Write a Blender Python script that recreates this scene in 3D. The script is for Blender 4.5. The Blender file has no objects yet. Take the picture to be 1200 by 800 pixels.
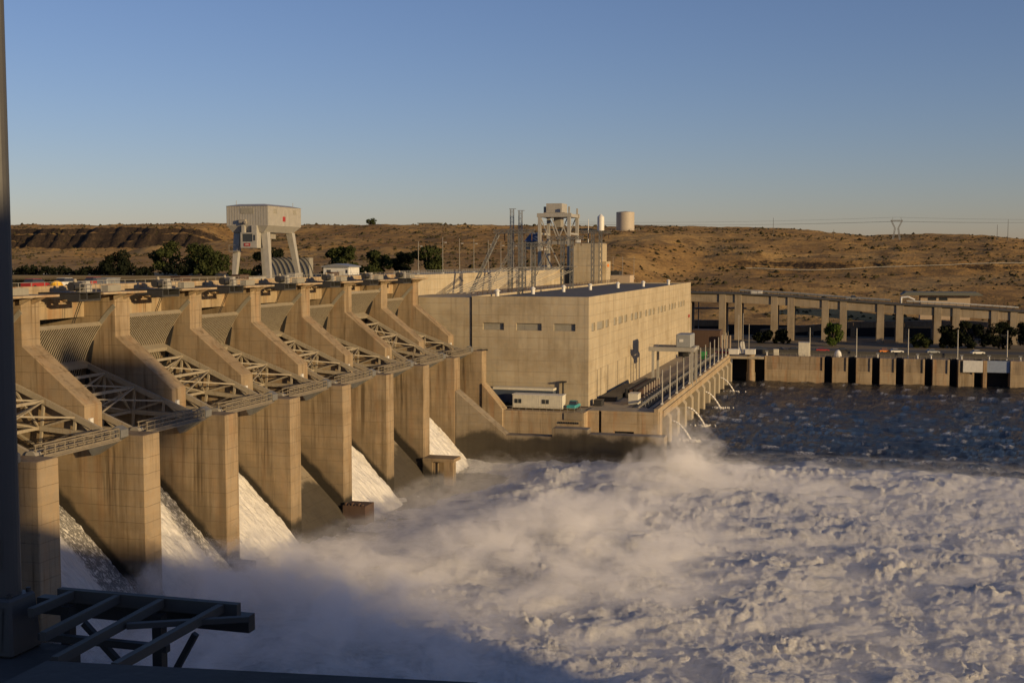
import bpy, math, random
import numpy as np
from mathutils import Vector, Matrix
random.seed(7); RNG = np.random.default_rng(11)
PI = math.pi
SC = bpy.context.scene
COL = SC.collection
# World frame: origin at the photographer's eye, Y along the dam axis, X downstream, Z up (metres).
SUN = Vector((.90, -.40, .16)).normalized()
WZ = -39.5                      # tailwater level

# ------------------------------------------------------------------ mesh helpers
class MB:
    def __init__(s): s.v = []; s.f = []
    def add(s, vs, fs):
        n = len(s.v); s.v += [tuple(p) for p in vs]; s.f += [tuple(i + n for i in f) for f in fs]; return s
    def box(s, x0, x1, y0, y1, z0, z1):
        return s.add([(x0,y0,z0),(x1,y0,z0),(x1,y1,z0),(x0,y1,z0),(x0,y0,z1),(x1,y0,z1),(x1,y1,z1),(x0,y1,z1)],
                     [(0,3,2,1),(4,5,6,7),(0,1,5,4),(1,2,6,5),(2,3,7,6),(3,0,4,7)])
    def frustum(s, b, t):       # b,t: (x0,x1,y0,y1,z)
        q = lambda r: [(r[0],r[2],r[4]),(r[1],r[2],r[4]),(r[1],r[3],r[4]),(r[0],r[3],r[4])]
        return s.add(q(b)+q(t), [(0,3,2,1),(4,5,6,7),(0,1,5,4),(1,2,6,5),(2,3,7,6),(3,0,4,7)])
    def beam(s, p, q, w, h=None, up=(0,0,1)):
        h = w if h is None else h
        p = Vector(p); q = Vector(q); d = (q-p)
        if d.length < 1e-6: return s
        d.normalize(); u = Vector(up)
        if abs(d.dot(u)) > .97: u = Vector((1,0,0)) if abs(d.x) < .9 else Vector((0,1,0))
        a = d.cross(u).normalized(); b = a.cross(d).normalized()
        vs = [e + a*(i*w/2) + b*(j*h/2) for e in (p,q) for i,j in ((-1,-1),(1,-1),(1,1),(-1,1))]
        return s.add(vs, [(0,1,2,3),(7,6,5,4),(0,4,5,1),(1,5,6,2),(2,6,7,3),(3,7,4,0)])
    def tube(s, p, q, r0, r1=None, n=10):
        r1 = r0 if r1 is None else r1
        p = Vector(p); q = Vector(q); d = (q-p).normalized()
        u = Vector((0,0,1)) if abs(d.z) < .95 else Vector((1,0,0))
        a = d.cross(u).normalized(); b = a.cross(d).normalized()
        vs = []
        for e, r in ((p,r0),(q,r1)):
            for k in range(n):
                t = 2*PI*k/n; vs.append(e + a*(r*math.cos(t)) + b*(r*math.sin(t)))
        fs = [(k,(k+1)%n,n+(k+1)%n,n+k) for k in range(n)] + [tuple(range(n-1,-1,-1)), tuple(range(n,2*n))]
        return s.add(vs, fs)
    def prism(s, poly, y0, y1):     # polygon in XZ, counter-clockwise seen from -Y
        n = len(poly)
        vs = [(x,y0,z) for x,z in poly] + [(x,y1,z) for x,z in poly]
        fs = [tuple(range(n)), tuple(range(2*n-1,n-1,-1))] + [((k+1)%n,k,n+k,n+(k+1)%n) for k in range(n)]
        return s.add(vs, fs)
    def prismx(s, poly, x0, x1):    # polygon in YZ
        n = len(poly)
        vs = [(x0,y,z) for y,z in poly] + [(x1,y,z) for y,z in poly]
        fs = [tuple(range(n)), tuple(range(2*n-1,n-1,-1))] + [((k+1)%n,k,n+k,n+(k+1)%n) for k in range(n)]
        return s.add(vs, fs)
    def path(s, pts, r, n=6):
        for a, b in zip(pts[:-1], pts[1:]): s.tube(a, b, r, r, n)
        return s
    def lattice(s, p, q, w, seg, t=.09):    # square lattice mast
        p = Vector(p); q = Vector(q); d = (q-p).normalized()
        u = Vector((0,0,1)) if abs(d.z) < .9 else Vector((0,1,0))
        a = d.cross(u).normalized(); b = a.cross(d).normalized()
        cs = [a*(i*w/2)+b*(j*w/2) for i,j in ((-1,-1),(1,-1),(1,1),(-1,1))]
        for c in cs: s.beam(p+c, q+c, t*1.3)
        for k in range(seg):
            e0 = p+(q-p)*(k/seg); e1 = p+(q-p)*((k+1)/seg)
            for i in range(4):
                c0, c1 = cs[i], cs[(i+1)%4]
                s.beam(e0+c0, e1+c1, t); s.beam(e0+c0, e0+c1, t*.8)
                s.beam(e0+c1, e1+c0, t)
        return s
    def build(s, name, mat, parent=None, smooth=False, bevel=0, origin=None):
        L = Vector((0,0,0))
        if parent is not None:
            L = parent.get('_o'); L = Vector(L) if L is not None else Vector((0,0,0))
        elif origin is not None: L = Vector(origin)
        me = bpy.data.meshes.new(name)
        me.from_pydata([(v[0]-L.x, v[1]-L.y, v[2]-L.z) for v in s.v], [], s.f); me.update()
        import bmesh
        bm = bmesh.new(); bm.from_mesh(me); bmesh.ops.recalc_face_normals(bm, faces=bm.faces); bm.to_mesh(me); bm.free()
        if smooth:
            for p in me.polygons: p.use_smooth = True
        me.materials.append(mat)
        o = bpy.data.objects.new(name, me); COL.objects.link(o)
        o['_o'] = (L.x,L.y,L.z)
        if parent is not None: o.parent = parent
        else: o.location = L
        if bevel:
            m = o.modifiers.new('edge', 'BEVEL'); m.width = bevel; m.segments = 1; m.limit_method = 'ANGLE'; m.angle_limit = .6
        return o

def tag(o, label=None, cat=None, group=None, kind=None):
    if label: o['label'] = label
    if cat: o['category'] = cat
    if group: o['group'] = group
    if kind: o['kind'] = kind
    return o
def thing(name, label, cat, loc=(0,0,0), group=None):
    o = bpy.data.objects.new(name, None); COL.objects.link(o); o.location = loc; o['_o'] = tuple(loc); o.empty_display_size = .5
    return tag(o, label, cat, group)
def copy_tree(o, parent=None):
    c = o.copy(); COL.objects.link(c)
    if parent is not None: c.parent = parent
    for ch in list(o.children): copy_tree(ch, c)
    return c

# ------------------------------------------------------------------ materials
class NT:
    def __init__(s, name):
        s.m = bpy.data.materials.new(name); s.m.use_nodes = True
        s.t = s.m.node_tree; s.t.nodes.clear()
        s.out = s.n('ShaderNodeOutputMaterial')
    def n(s, typ, **kw):
        nd = s.t.nodes.new(typ)
        for k, v in kw.items(): setattr(nd, k, v)
        return nd
    def l(s, a, b): s.t.links.new(a, b)
    def val(s, sock, v):
        if isinstance(v, (int, float)): sock.default_value = v
        elif isinstance(v, tuple): sock.default_value = v
        else: s.l(v, sock)
    def math(s, op, a, b=0., c=None, clamp=False):
        nd = s.n('ShaderNodeMath', operation=op, use_clamp=clamp)
        s.val(nd.inputs[0], a); s.val(nd.inputs[1], b)
        if c is not None: s.val(nd.inputs[2], c)
        return nd.outputs[0]
    def pos(s):
        if not hasattr(s, '_p'): s._p = s.n('ShaderNodeNewGeometry')
        return s._p.outputs['Position']
    def xyz(s):
        if not hasattr(s, '_x'):
            s._x = s.n('ShaderNodeSeparateXYZ'); s.l(s.pos(), s._x.inputs[0])
        return s._x.outputs
    def mapped(s, scale, vec=None):
        nd = s.n('ShaderNodeMapping'); s.l(vec or s.pos(), nd.inputs['Vector']); nd.inputs['Scale'].default_value = scale
        return nd.outputs[0]
    def noise(s, scale, detail=4, rough=.55, vec=None, dist=0.):
        nd = s.n('ShaderNodeTexNoise'); s.l(vec or s.pos(), nd.inputs['Vector'])
        nd.inputs['Scale'].default_value = scale; nd.inputs['Detail'].default_value = detail
        nd.inputs['Roughness'].default_value = rough; nd.inputs['Distortion'].default_value = dist
        return nd.outputs[0]
    def ramp(s, fac, stops):
        nd = s.n('ShaderNodeValToRGB'); s.l(fac, nd.inputs[0]); cr = nd.color_ramp
        while len(cr.elements) < len(stops): cr.elements.new(.5)
        for e, (p, c) in zip(cr.elements, stops):
            e.position = p; e.color = (c, c, c, 1) if isinstance(c, (int, float)) else (*c, 1)
        return nd.outputs[0]
    def smooth(s, v, a, b):
        nd = s.n('ShaderNodeMapRange', interpolation_type='SMOOTHSTEP'); s.val(nd.inputs[0], v)
        nd.inputs[1].default_value = a; nd.inputs[2].default_value = b
        return nd.outputs[0]
    def mix(s, fac, a, b, mode='MIX'):
        nd = s.n('ShaderNodeMix', data_type='RGBA', blend_type=mode); s.val(nd.inputs[0], fac)
        for sock, v in ((nd.inputs[6], a), (nd.inputs[7], b)):
            if isinstance(v, tuple): sock.default_value = (*v[:3], 1)
            else: s.l(v, sock)
        return nd.outputs[2]
    def bump(s, h, strength, dist=.1):
        nd = s.n('ShaderNodeBump'); s.l(h, nd.inputs['Height']); nd.inputs['Strength'].default_value = strength; nd.inputs['Distance'].default_value = dist
        return nd.outputs[0]
    def bsdf(s, col, rough=.8, metal=0., normal=None, spec=.3):
        b = s.n('ShaderNodeBsdfPrincipled')
        if isinstance(col, tuple): b.inputs['Base Color'].default_value = (*col[:3], 1)
        else: s.l(col, b.inputs['Base Color'])
        s.val(b.inputs['Roughness'], rough); b.inputs['Metallic'].default_value = metal
        b.inputs['Specular IOR Level'].default_value = spec
        if normal is not None: s.l(normal, b.inputs['Normal'])
        s.l(b.outputs[0], s.out.inputs['Surface'])
        return b

def concrete(name, base, lift=1.5, dark=.55, stain=.6, chute=False, dark_top=None, dark_noise=3., panel=0, rust=0.):
    m = NT(name); X, Y, Z = m.xyz()
    big = m.noise(.16, 5, .6); med = m.noise(.9, 5, .65); fine = m.noise(7, 3, .6)
    streak = m.noise(1., 5, .65, m.mapped((1.3, 1.3, .07)))
    c = m.ramp(big, [(.3, tuple(x*.80 for x in base)), (.7, tuple(min(1,x*1.12) for x in base))])
    c = m.mix(m.smooth(med, .35, .75), c, tuple(x*y for x, y in zip(base, (1.05,.98,.88))))
    c = m.mix(m.math('MULTIPLY', m.smooth(streak, .50, .74), stain), c, tuple(x*y for x, y in zip(base, (dark*.8,dark*.72,dark*.6))))
    s2 = m.noise(1., 5, .7, m.mapped((.42,.42,.035)))
    c = m.mix(m.math('MULTIPLY', m.smooth(s2, .48, .66), stain*.55), c, tuple(x*y for x, y in zip(base, (dark*.8,dark*.7,dark*.55))))
    # lift joints
    zz = m.math('ADD', Z, m.math('MULTIPLY', med, .10))
    fr = m.math('ABSOLUTE', m.math('SUBTRACT', m.math('FRACT', m.math('DIVIDE', zz, lift)), .5))
    j = m.math('MULTIPLY', m.smooth(fr, .474, .497), m.smooth(big, .2, .6))
    # thin board-form lines
    fb = m.math('ABSOLUTE', m.math('SUBTRACT', m.math('FRACT', m.math('DIVIDE', Z, .22)), .5))
    bl = m.math('MULTIPLY', m.smooth(fb, .35, .5), m.math('MULTIPLY', m.smooth(m.noise(.35, 3), .45, .7), .22))
    c = m.mix(m.math('MULTIPLY', j, .62), c, tuple(x*.35 for x in base))
    c = m.mix(bl, c, tuple(x*.45 for x in base))
    # each lift has its own shade
    wn = m.n('ShaderNodeTexWhiteNoise', noise_dimensions='1D'); m.l(m.math('FLOOR', m.math('ADD', m.math('DIVIDE', zz, lift), .5)), wn.inputs['W'])
    c = m.mix(m.math('MULTIPLY', wn.outputs[0], .22), c, tuple(x*.62 for x in base))
    oi = m.n('ShaderNodeObjectInfo')
    pv = m.n('ShaderNodeVectorMath', operation='ADD'); m.l(m.pos(), pv.inputs[0]); m.l(oi.outputs['Random'], pv.inputs[1])
    bb = m.noise(.075, 5, .65, m.mapped((1,1,1.6)))
    c = m.mix(m.math('MULTIPLY', m.smooth(bb, .50, .66), .38), c, tuple(x*y for x, y in zip(base, (.55,.48,.38))))
    c = m.mix(m.math('MULTIPLY', m.smooth(m.noise(.22, 4, .6, m.mapped((1,1,.35))), .56, .66), .30), c, tuple(min(1,x*y) for x, y in zip(base, (1.25,1.24,1.2))))
    if panel:
        fx = m.math('ABSOLUTE', m.math('SUBTRACT', m.math('FRACT', m.math('DIVIDE', m.math('ADD', X, Y), panel)), .5))
        c = m.mix(m.math('MULTIPLY', m.smooth(fx, .492, .5), .35), c, tuple(x*.4 for x in base))
    if rust:
        c = m.mix(m.math('MULTIPLY', m.smooth(m.noise(.5, 4, .6, m.mapped((1,1,.12))), .52, .68), rust), c, (.30,.13,.04))
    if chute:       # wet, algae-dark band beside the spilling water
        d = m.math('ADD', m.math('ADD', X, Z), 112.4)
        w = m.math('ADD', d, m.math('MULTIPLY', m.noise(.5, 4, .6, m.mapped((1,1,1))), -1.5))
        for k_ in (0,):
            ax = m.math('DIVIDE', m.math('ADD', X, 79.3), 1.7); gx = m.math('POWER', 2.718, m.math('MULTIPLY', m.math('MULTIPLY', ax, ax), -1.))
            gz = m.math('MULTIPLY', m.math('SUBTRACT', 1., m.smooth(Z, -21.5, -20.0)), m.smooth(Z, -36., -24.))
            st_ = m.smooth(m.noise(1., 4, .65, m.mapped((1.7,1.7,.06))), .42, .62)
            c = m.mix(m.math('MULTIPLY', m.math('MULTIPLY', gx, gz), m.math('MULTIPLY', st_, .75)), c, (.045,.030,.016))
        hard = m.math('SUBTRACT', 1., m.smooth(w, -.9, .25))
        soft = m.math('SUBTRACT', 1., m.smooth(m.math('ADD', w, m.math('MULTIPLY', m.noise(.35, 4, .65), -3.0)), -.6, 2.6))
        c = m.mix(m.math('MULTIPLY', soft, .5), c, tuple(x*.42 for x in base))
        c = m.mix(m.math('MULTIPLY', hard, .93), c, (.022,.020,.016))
    if dark_top is not None:  # darkens the concrete towards the bottom, along a noisy edge
        w = m.math('ADD', Z, m.math('MULTIPLY', m.noise(.13, 5, .6), -dark_noise))
        c = m.mix(m.math('MULTIPLY', m.math('SUBTRACT', 1., m.smooth(w, dark_top-dark_noise*.5-1., dark_top-dark_noise*.5+.4)), .86), c, (.035,.031,.024))
    h = m.math('ADD', m.math('MULTIPLY', fine, .4), m.math('ADD', med, m.math('MULTIPLY', j, -1.2)))
    m.bsdf(c, .88, normal=m.bump(h, .5, .06), spec=.2)
    return m.m

def paint(name, base, rough=.55, dirt=.35, metal=0., scale=1.2, spec=.35, dcol=None):
    m = NT(name)
    a = m.noise(scale, 5, .6); st = m.noise(1., 4, .6, m.mapped((3, 3, .25)))
    dc = dcol or tuple(x*.45 for x in base)
    c = m.ramp(a, [(.3, tuple(x*.88 for x in base)), (.7, tuple(min(1, x*1.06) for x in base))])
    c = m.mix(m.math('MULTIPLY', m.smooth(st, .5, .78), dirt), c, dc)
    m.bsdf(c, m.ramp(a, [(.3, rough*.85), (.7, min(1, rough*1.15))]), metal, normal=m.bump(m.noise(6, 3), .15, .02), spec=spec)
    return m.m

M = {}
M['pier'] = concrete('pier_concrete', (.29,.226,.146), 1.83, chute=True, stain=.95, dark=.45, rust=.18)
M['dam'] = concrete('dam_concrete', (.35,.28,.185), 1.9, stain=.8, rust=.35)
M['powerhouse'] = concrete('powerhouse_concrete', (.40,.345,.245), 2.45, stain=.5, dark=.6)
M['wall'] = concrete('training_wall_concrete', (.26,.22,.16), 1.6, stain=.8, dark_top=-33.9, dark_noise=7.)
M['deck'] = concrete('deck_concrete', (.34,.30,.225), 30., stain=.5)
M['lock'] = concrete('lock_wall_concrete', (.30,.24,.165), 4.2, stain=1.0, dark=.25, rust=.5)
M['viaduct'] = concrete('viaduct_concrete', (.28,.235,.17), 40., stain=.6)
M['foreground'] = concrete('foreground_concrete', (.085,.082,.078), 40., stain=.5)
M['steel'] = paint('gate_steel', (.29,.25,.18), .6, .6, dcol=(.17,.11,.06))
M['skin'] = paint('gate_skin_steel', (.040,.036,.031), .75, .5, dcol=(.02,.018,.015))
M['galv'] = paint('galvanised_steel', (.27,.275,.265), .5, .35, .3)
M['darksteel'] = paint('dark_steel', (.035,.034,.032), .6, .4)
M['rail'] = paint('rail_steel', (.26,.24,.20), .6, .4)
M['crane'] = paint('crane_paint', (.33,.315,.275), .5, .4)
M['white'] = paint('white_paint', (.60,.59,.54), .5, .3)
M['offwhite'] = paint('off_white_siding', (.56,.53,.43), .55, .3)
M['roof'] = paint('roof_felt', (.10,.095,.088), .9, .5, scale=.12)
M['asphalt'] = paint('asphalt', (.065,.062,.056), .95, .4, scale=.2)
M['lawn'] = paint('gravel_ground', (.16,.125,.075), .95, .5, scale=.08)
M['glass'] = paint('dark_glass', (.035,.04,.045), .15, .1, spec=.6)
M['louver'] = paint('window_louvre', (.25,.235,.19), .7, .4)
M['bluedoor'] = paint('dark_blue_paint', (.055,.07,.095), .55, .3)
M['blue'] = paint('pale_blue_paint', (.22,.27,.36), .6, .3)
M['blueroof'] = paint('blue_roof', (.06,.085,.16), .5, .2)
M['red'] = paint('red_paint', (.30,.03,.025), .4, .2)
M['maroon'] = paint('maroon_paint', (.22,.02,.03), .35, .2)
M['orange'] = paint('orange_paint', (.62,.20,.03), .5, .2)
M['yellow'] = paint('yellow_paint', (.72,.42,.04), .5, .2)
M['green'] = paint('green_paint', (.04,.22,.07), .5, .2)
M['teal'] = paint('teal_paint', (.05,.28,.29), .4, .2)
M['rust'] = paint('rusty_steel', (.085,.052,.036), .85, .6)
M['tan'] = paint('tank_paint', (.37,.325,.26), .6, .4)
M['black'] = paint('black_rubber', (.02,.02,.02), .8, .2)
M['graybox'] = paint('grey_box_paint', (.25,.26,.26), .6, .3)
M['post'] = paint('lamp_post_steel', (.085,.083,.078), .55, .35, .2)
M['frame'] = paint('weathered_frame_steel', (.075,.07,.06), .7, .6, dcol=(.08,.065,.05))
M['walk'] = paint('catwalk_steel', (.19,.16,.115), .65, .6)
M['tower'] = paint('tower_steel', (.17,.17,.16), .6, .3, .2)
M['bark'] = paint('bark', (.10,.08,.06), .95, .5)
M['siding_tan'] = paint('tan_siding', (.42,.33,.23), .8, .3)
M['greenroof'] = paint('grey_green_roof', (.13,.135,.11), .8, .3)

def leaf_mat(name, a, b):
    m = NT(name)
    r = m.n('ShaderNodeObjectInfo'); g = m.n('ShaderNodeNewGeometry')
    c = m.mix(g.outputs['Random Per Island'], a, b)
    c = m.mix(m.smooth(m.noise(.35, 3), .4, .7), c, tuple(x*.6 for x in a))
    d = m.n('ShaderNodeBsdfDiffuse'); m.l(c, d.inputs[0])
    t = m.n('ShaderNodeBsdfTranslucent'); m.l(c, t.inputs[0])
    mx = m.n('ShaderNodeMixShader'); mx.inputs[0].default_value = .25
    m.l(d.outputs[0], mx.inputs[1]); m.l(t.outputs[0], mx.inputs[2]); m.l(mx.outputs[0], m.out.inputs[0])
    return m.m
M['leaf'] = leaf_mat('foliage_dark', (.062,.072,.026), (.030,.040,.016))
M['leaf2'] = leaf_mat('foliage_green', (.085,.125,.026), (.045,.070,.018))
M['leaf3'] = leaf_mat('foliage_shade', (.024,.028,.016), (.012,.016,.010))
M['sage'] = leaf_mat('sagebrush_leaf', (.095,.078,.040), (.05,.045,.024))

# ------------------------------------------------------------------ numeric noise
_T = RNG.random((256, 256))
def vnoise(x, y):
    xi = np.floor(x).astype(int); yi = np.floor(y).astype(int); fx = x-xi; fy = y-yi
    fx = fx*fx*fx*(fx*(fx*6-15)+10); fy = fy*fy*fy*(fy*(fy*6-15)+10)
    g = lambda a, b: _T[a & 255, b & 255]
    return (g(xi,yi)*(1-fx)+g(xi+1,yi)*fx)*(1-fy) + (g(xi,yi+1)*(1-fx)+g(xi+1,yi+1)*fx)*fy
_A = RNG.random((256, 256))*2*PI
def gnoise(x, y):               # gradient noise, about -0.7..0.7
    xi = np.floor(x).astype(int); yi = np.floor(y).astype(int); fx = x-xi; fy = y-yi
    def g(i, j):
        a = _A[(xi+i) & 255, (yi+j) & 255]; return np.cos(a)*(fx-i)+np.sin(a)*(fy-j)
    u = fx*fx*fx*(fx*(fx*6-15)+10); w = fy*fy*fy*(fy*(fy*6-15)+10)
    return (g(0,0)*(1-u)+g(1,0)*u)*(1-w)+(g(0,1)*(1-u)+g(1,1)*u)*w
def fbm(x, y, o=5, r=.5, billow=False):
    s = 0; a = 1.; t = 0
    for k in range(o):
        n = gnoise(x*2**k+17.3*k, y*2**k+9.1*k)*1.4
        s = s + a*(np.abs(n)*2-.5 if billow else n); t += a; a *= r
    return s/t
def sstep(x, a, b):
    t = np.clip((x-a)/(b-a), 0, 1); return t*t*(3-2*t)
def grid_mesh(name, X, Y, Z, mat, attr=None, smooth=True):
    r, c = X.shape
    me = bpy.data.meshes.new(name)
    V = np.stack([X, Y, Z], -1).reshape(-1, 3).astype(np.float32)
    idx = np.arange(r*c).reshape(r, c)
    Q = np.stack([idx[:-1,:-1], idx[1:,:-1], idx[1:,1:], idx[:-1,1:]], -1).reshape(-1, 4)
    me.vertices.add(len(V)); me.vertices.foreach_set('co', V.ravel())
    me.loops.add(Q.size); me.loops.foreach_set('vertex_index', Q.ravel().astype(np.int32))
    me.polygons.add(len(Q)); me.polygons.foreach_set('loop_start', np.arange(0, Q.size, 4, dtype=np.int32))
    me.polygons.foreach_set('loop_total', np.full(len(Q), 4, np.int32))
    me.update(calc_edges=True); me.validate()
    if attr:
        for k, a in attr.items():
            at = me.attributes.new(k, 'FLOAT', 'POINT'); at.data.foreach_set('value', a.ravel().astype(np.float32))
    if smooth: me.polygons.foreach_set('use_smooth', np.ones(len(Q), bool))
    # make sure the sheet faces up
    if len(me.polygons) and sum(me.polygons[i].normal.z for i in range(0, len(me.polygons), max(1, len(me.polygons)//50))) < 0: me.flip_normals()
    me.materials.append(mat)
    o = bpy.data.objects.new(name, me); COL.objects.link(o); return o

# ------------------------------------------------------------------ world, sun, camera
w = bpy.data.worlds.new("World"); SC.world = w; w.use_nodes = True
nt = w.node_tree; bg = nt.nodes['Background']
sky = nt.nodes.new('ShaderNodeTexSky'); sky.sky_type = 'NISHITA'; sky.sun_disc = False
sky.sun_elevation = math.asin(SUN.z); sky.sun_rotation = math.atan2(SUN.x, SUN.y)
sky.air_density = 1.0; sky.dust_density = .35; sky.ozone_density = 3.2; sky.altitude = 100
tint = nt.nodes.new('ShaderNodeMix'); tint.data_type = 'RGBA'; tint.blend_type = 'MULTIPLY'; tint.inputs[0].default_value = 1
nt.links.new(sky.outputs[0], tint.inputs[6]); tint.inputs[7].default_value = (1.17, .96, 1.11, 1)
nt.links.new(tint.outputs[2], bg.inputs[0]); bg.inputs[1].default_value = .10
sd = bpy.data.lights.new('sun', 'SUN'); sd.energy = 5.0; sd.angle = math.radians(.53); sd.color = (1, .715, .37)
so = bpy.data.objects.new('sun', sd); COL.objects.link(so); so.rotation_euler = SUN.to_track_quat('Z', 'Y').to_euler()
cd = bpy.data.cameras.new('camera'); cam = bpy.data.objects.new('camera', cd); COL.objects.link(cam); SC.camera = cam
cd.sensor_width = 36; cd.lens = 1400*36/1200; cd.clip_start = .1; cd.clip_end = 12000
PITCH = math.atan(97/1400); YAW = math.atan(400/1400*math.cos(PITCH))
cam.rotation_euler = (PI/2-PITCH, 0, YAW)
SC.view_settings.view_transform = 'Standard'; SC.view_settings.look = 'None'; SC.view_settings.exposure = 0
SC.cycles.volume_bounces = 3; SC.cycles.max_bounces = 8; SC.cycles.volume_max_steps = 256

# ------------------------------------------------------------------ terrain
def terrain(X, Y):
    base = np.where(X > -100, -31.6, -7.5) + 0*X
    t = sstep(X, -135, -85); base = -7.8*(1-t) + -31.6*t
    # ridge height and slope of the far hills
    rx = np.array([-2500,-800,-714,-537,-400,-270,-160,-60,10,90,140,300,900,2500.])
    rz = np.array([34,33,32,29.5,30,28,27,24,18.5,18.5,14,16,20,22.])
    top = np.interp(X, rx, rz)
    Yk = np.array([0,500,535,600,650,720,800,880,950,1020,1200,3000.])
    fr = np.array([0,0,.05,.22,.36,.44,.66,.86,.96,1.0,1.02,1.06])
    right = np.interp(Y + 22*fbm(X/120, Y/120, 3), Yk, fr)
    Yl = np.array([0,500,560,700,850,950,1020,1200,3000.])
    fl = np.array([0,0,.06,.30,.70,.95,1.0,1.02,1.06])
    left = np.interp(Y + 22*fbm(X/140+5, Y/140, 3), Yl, fl)
    h = base + (top-base)*(left*(1-t)+right*t)
    # mesa with a basalt rim at the far left
    rim = Y + 16*fbm(X/90+3, Y/300, 3) + 9*fbm(X/11, Y/60, 3) + 7*fbm(X/26+8, Y/60, 2)
    ms = np.interp(rim, [0,520,640,800,888,892,897,900,906,909,985,3000], [-7.8,-7.8,-5,-.5,8.5,14,16,21,23,27.0,31.5,33.])
    mx = sstep(-X + 60*fbm(X/200+9, Y/200+1, 3), 520, 560)
    h = h*(1-mx) + ms*mx
    ravine = 1.25*np.exp(-((X+505+.12*(Y-900))/26)**2)*sstep(Y, 640, 820)*(1-sstep(Y, 940, 1010))*10
    h = h - ravine
    # a low cut bank above the road on the right
    cut = sstep(Y + 9*fbm(X/40, Y/200, 3), 742, 752)*(1-sstep(Y, 752, 860))*3.2*sstep(X, -110, -60)
    h = h + cut
    n = 3.4*fbm(X/90, Y/90, 4) + 1.1*fbm(X/17, Y/17, 3) + .5*fbm(X/5, Y/5, 2)
    h = h + n*(.25 + .9*sstep(Y, 560, 760))*sstep(Y, 500, 600)*(1-.5*sstep(Y,1000,1300))
    # the river bed in front and the forebay stay below the water
    return h
xs = np.concatenate([np.linspace(-2600,-900,50)[:-1], np.linspace(-900,330,420)[:-1], np.linspace(330,2200,60)])
ys = np.concatenate([np.linspace(508,1060,240)[:-1], np.geomspace(1060,6000,40)])
TX, TY = np.meshgrid(xs, ys, indexing='ij')
m = NT('hill_grass'); X_, Y_, Z_ = m.xyz()
g = m.n('ShaderNodeNewGeometry'); nz = m.n('ShaderNodeSeparateXYZ'); m.l(g.outputs['Normal'], nz.inputs[0])
n1 = m.noise(.012, 6, .65); n2 = m.noise(.08, 6, .7); n3 = m.noise(.45, 4, .65)
c = m.ramp(n1, [(.30,(.23,.132,.045)), (.5,(.345,.21,.074)), (.72,(.45,.295,.112))])
c = m.mix(m.smooth(n2, .48, .66), c, (.18,.11,.045))
c = m.mix(m.math('MULTIPLY', m.smooth(n3, .58, .70), .6), c, (.07,.056,.028))
strata = m.noise(1., 4, .6, m.mapped((.012,.012,.42)))
c = m.mix(m.math('MULTIPLY', m.smooth(strata, .55, .68), .35), c, (.10,.065,.032))
rock = m.ramp(m.noise(.5, 5, .7, m.mapped((1,1,.18))), [(.3,(.020,.016,.013)), (.55,(.048,.034,.023)), (.75,(.095,.064,.038))])
steep = m.smooth(m.math('ADD', nz.outputs[2], m.math('MULTIPLY', m.math('SUBTRACT', n3, .5), .3)), .95, .84)
c = m.mix(steep, c, rock)
m.bsdf(c, .95, normal=m.bump(m.math('ADD', n2, n3), .8, .8), spec=.1)
hills = grid_mesh('hills', TX, TY, terrain(TX, TY), m.m); tag(hills, kind='structure')
MB().box(-60, 1500, 398.5, 512, -33, -31.6).build('ground', M['lawn'])
tag(bpy.data.objects['ground'], kind='structure')
far = MB().add([(-9000,3000,10),(9000,3000,10),(9000,11500,10),(-9000,11500,10)], [(0,1,2,3)]).build('terrain', M['lawn']); tag(far, kind='structure')
left_bank = MB().box(-2600, -120, 470, 512, -12, -7.7).build('shore', M['lawn']); tag(left_bank, kind='structure')

# sagebrush on the slopes (nobody could count it)
def blob_verts(n):
    out = []
    for k in range(n):
        z = 1-2*(k+.5)/n; a = k*2.39996; r = math.sqrt(1-z*z); out.append((r*math.cos(a), r*math.sin(a), z))
    return np.array(out)
def scatter_brush(n, box, smin, smax, seed, name, mat):
    r = np.random.default_rng(seed); V = []; F = []
    x = r.uniform(box[0], box[1], n); y = r.uniform(box[2], box[3], n)
    keep = (fbm(x/55, y/30, 4)*1.6 + r.uniform(-.3,.3,n)) > .08
    x, y = x[keep], y[keep]; z = terrain(x, y)
    base = np.array([[1,0,0],[.3,.95,0],[-.8,.6,0],[-.8,-.6,0],[.3,-.95,0],[.55,.3,.75],[-.4,.5,.8],[-.2,-.6,.7],[.1,0,1.05]])
    faces = [(0,1,5),(1,6,5),(1,2,6),(2,3,6),(3,7,6),(3,4,7),(4,0,7),(0,5,7),(5,6,8),(6,7,8),(7,5,8)]
    for k in range(len(x)):
        s = r.uniform(smin, smax)*(1 if r.random() < .85 else 1.7); a = r.uniform(0, 6.28)
        j = base*(1+r.uniform(-.25,.25,base.shape)); ca, sa = math.cos(a), math.sin(a)
        p = np.stack([x[k]+s*(j[:,0]*ca-j[:,1]*sa), y[k]+s*(j[:,0]*sa+j[:,1]*ca), z[k]-.15*s+s*.85*j[:,2]], -1)
        n0 = len(V); V += p.tolist(); F += [tuple(i+n0 for i in f) for f in faces]
    me = bpy.data.meshes.new(name); me.from_pydata(V, [], F); me.update(); me.materials.append(mat)
    o = bpy.data.objects.new(name, me); COL.objects.link(o); return tag(o, kind='stuff')
tag(scatter_brush(15000, (-760,330,545,1010), .5, 1.3, 3, 'sagebrush', M['sage']), 'low sagebrush dotted over the dry hillsides')

# ------------------------------------------------------------------ river
DR = -(WZ)
ang = np.concatenate([np.radians(np.linspace(-60,-52,12))[:-1], np.radians(np.linspace(-52,16,640))[:-1], np.radians(np.linspace(16,58,120))])     # angle from +Y, positive downstream
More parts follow.
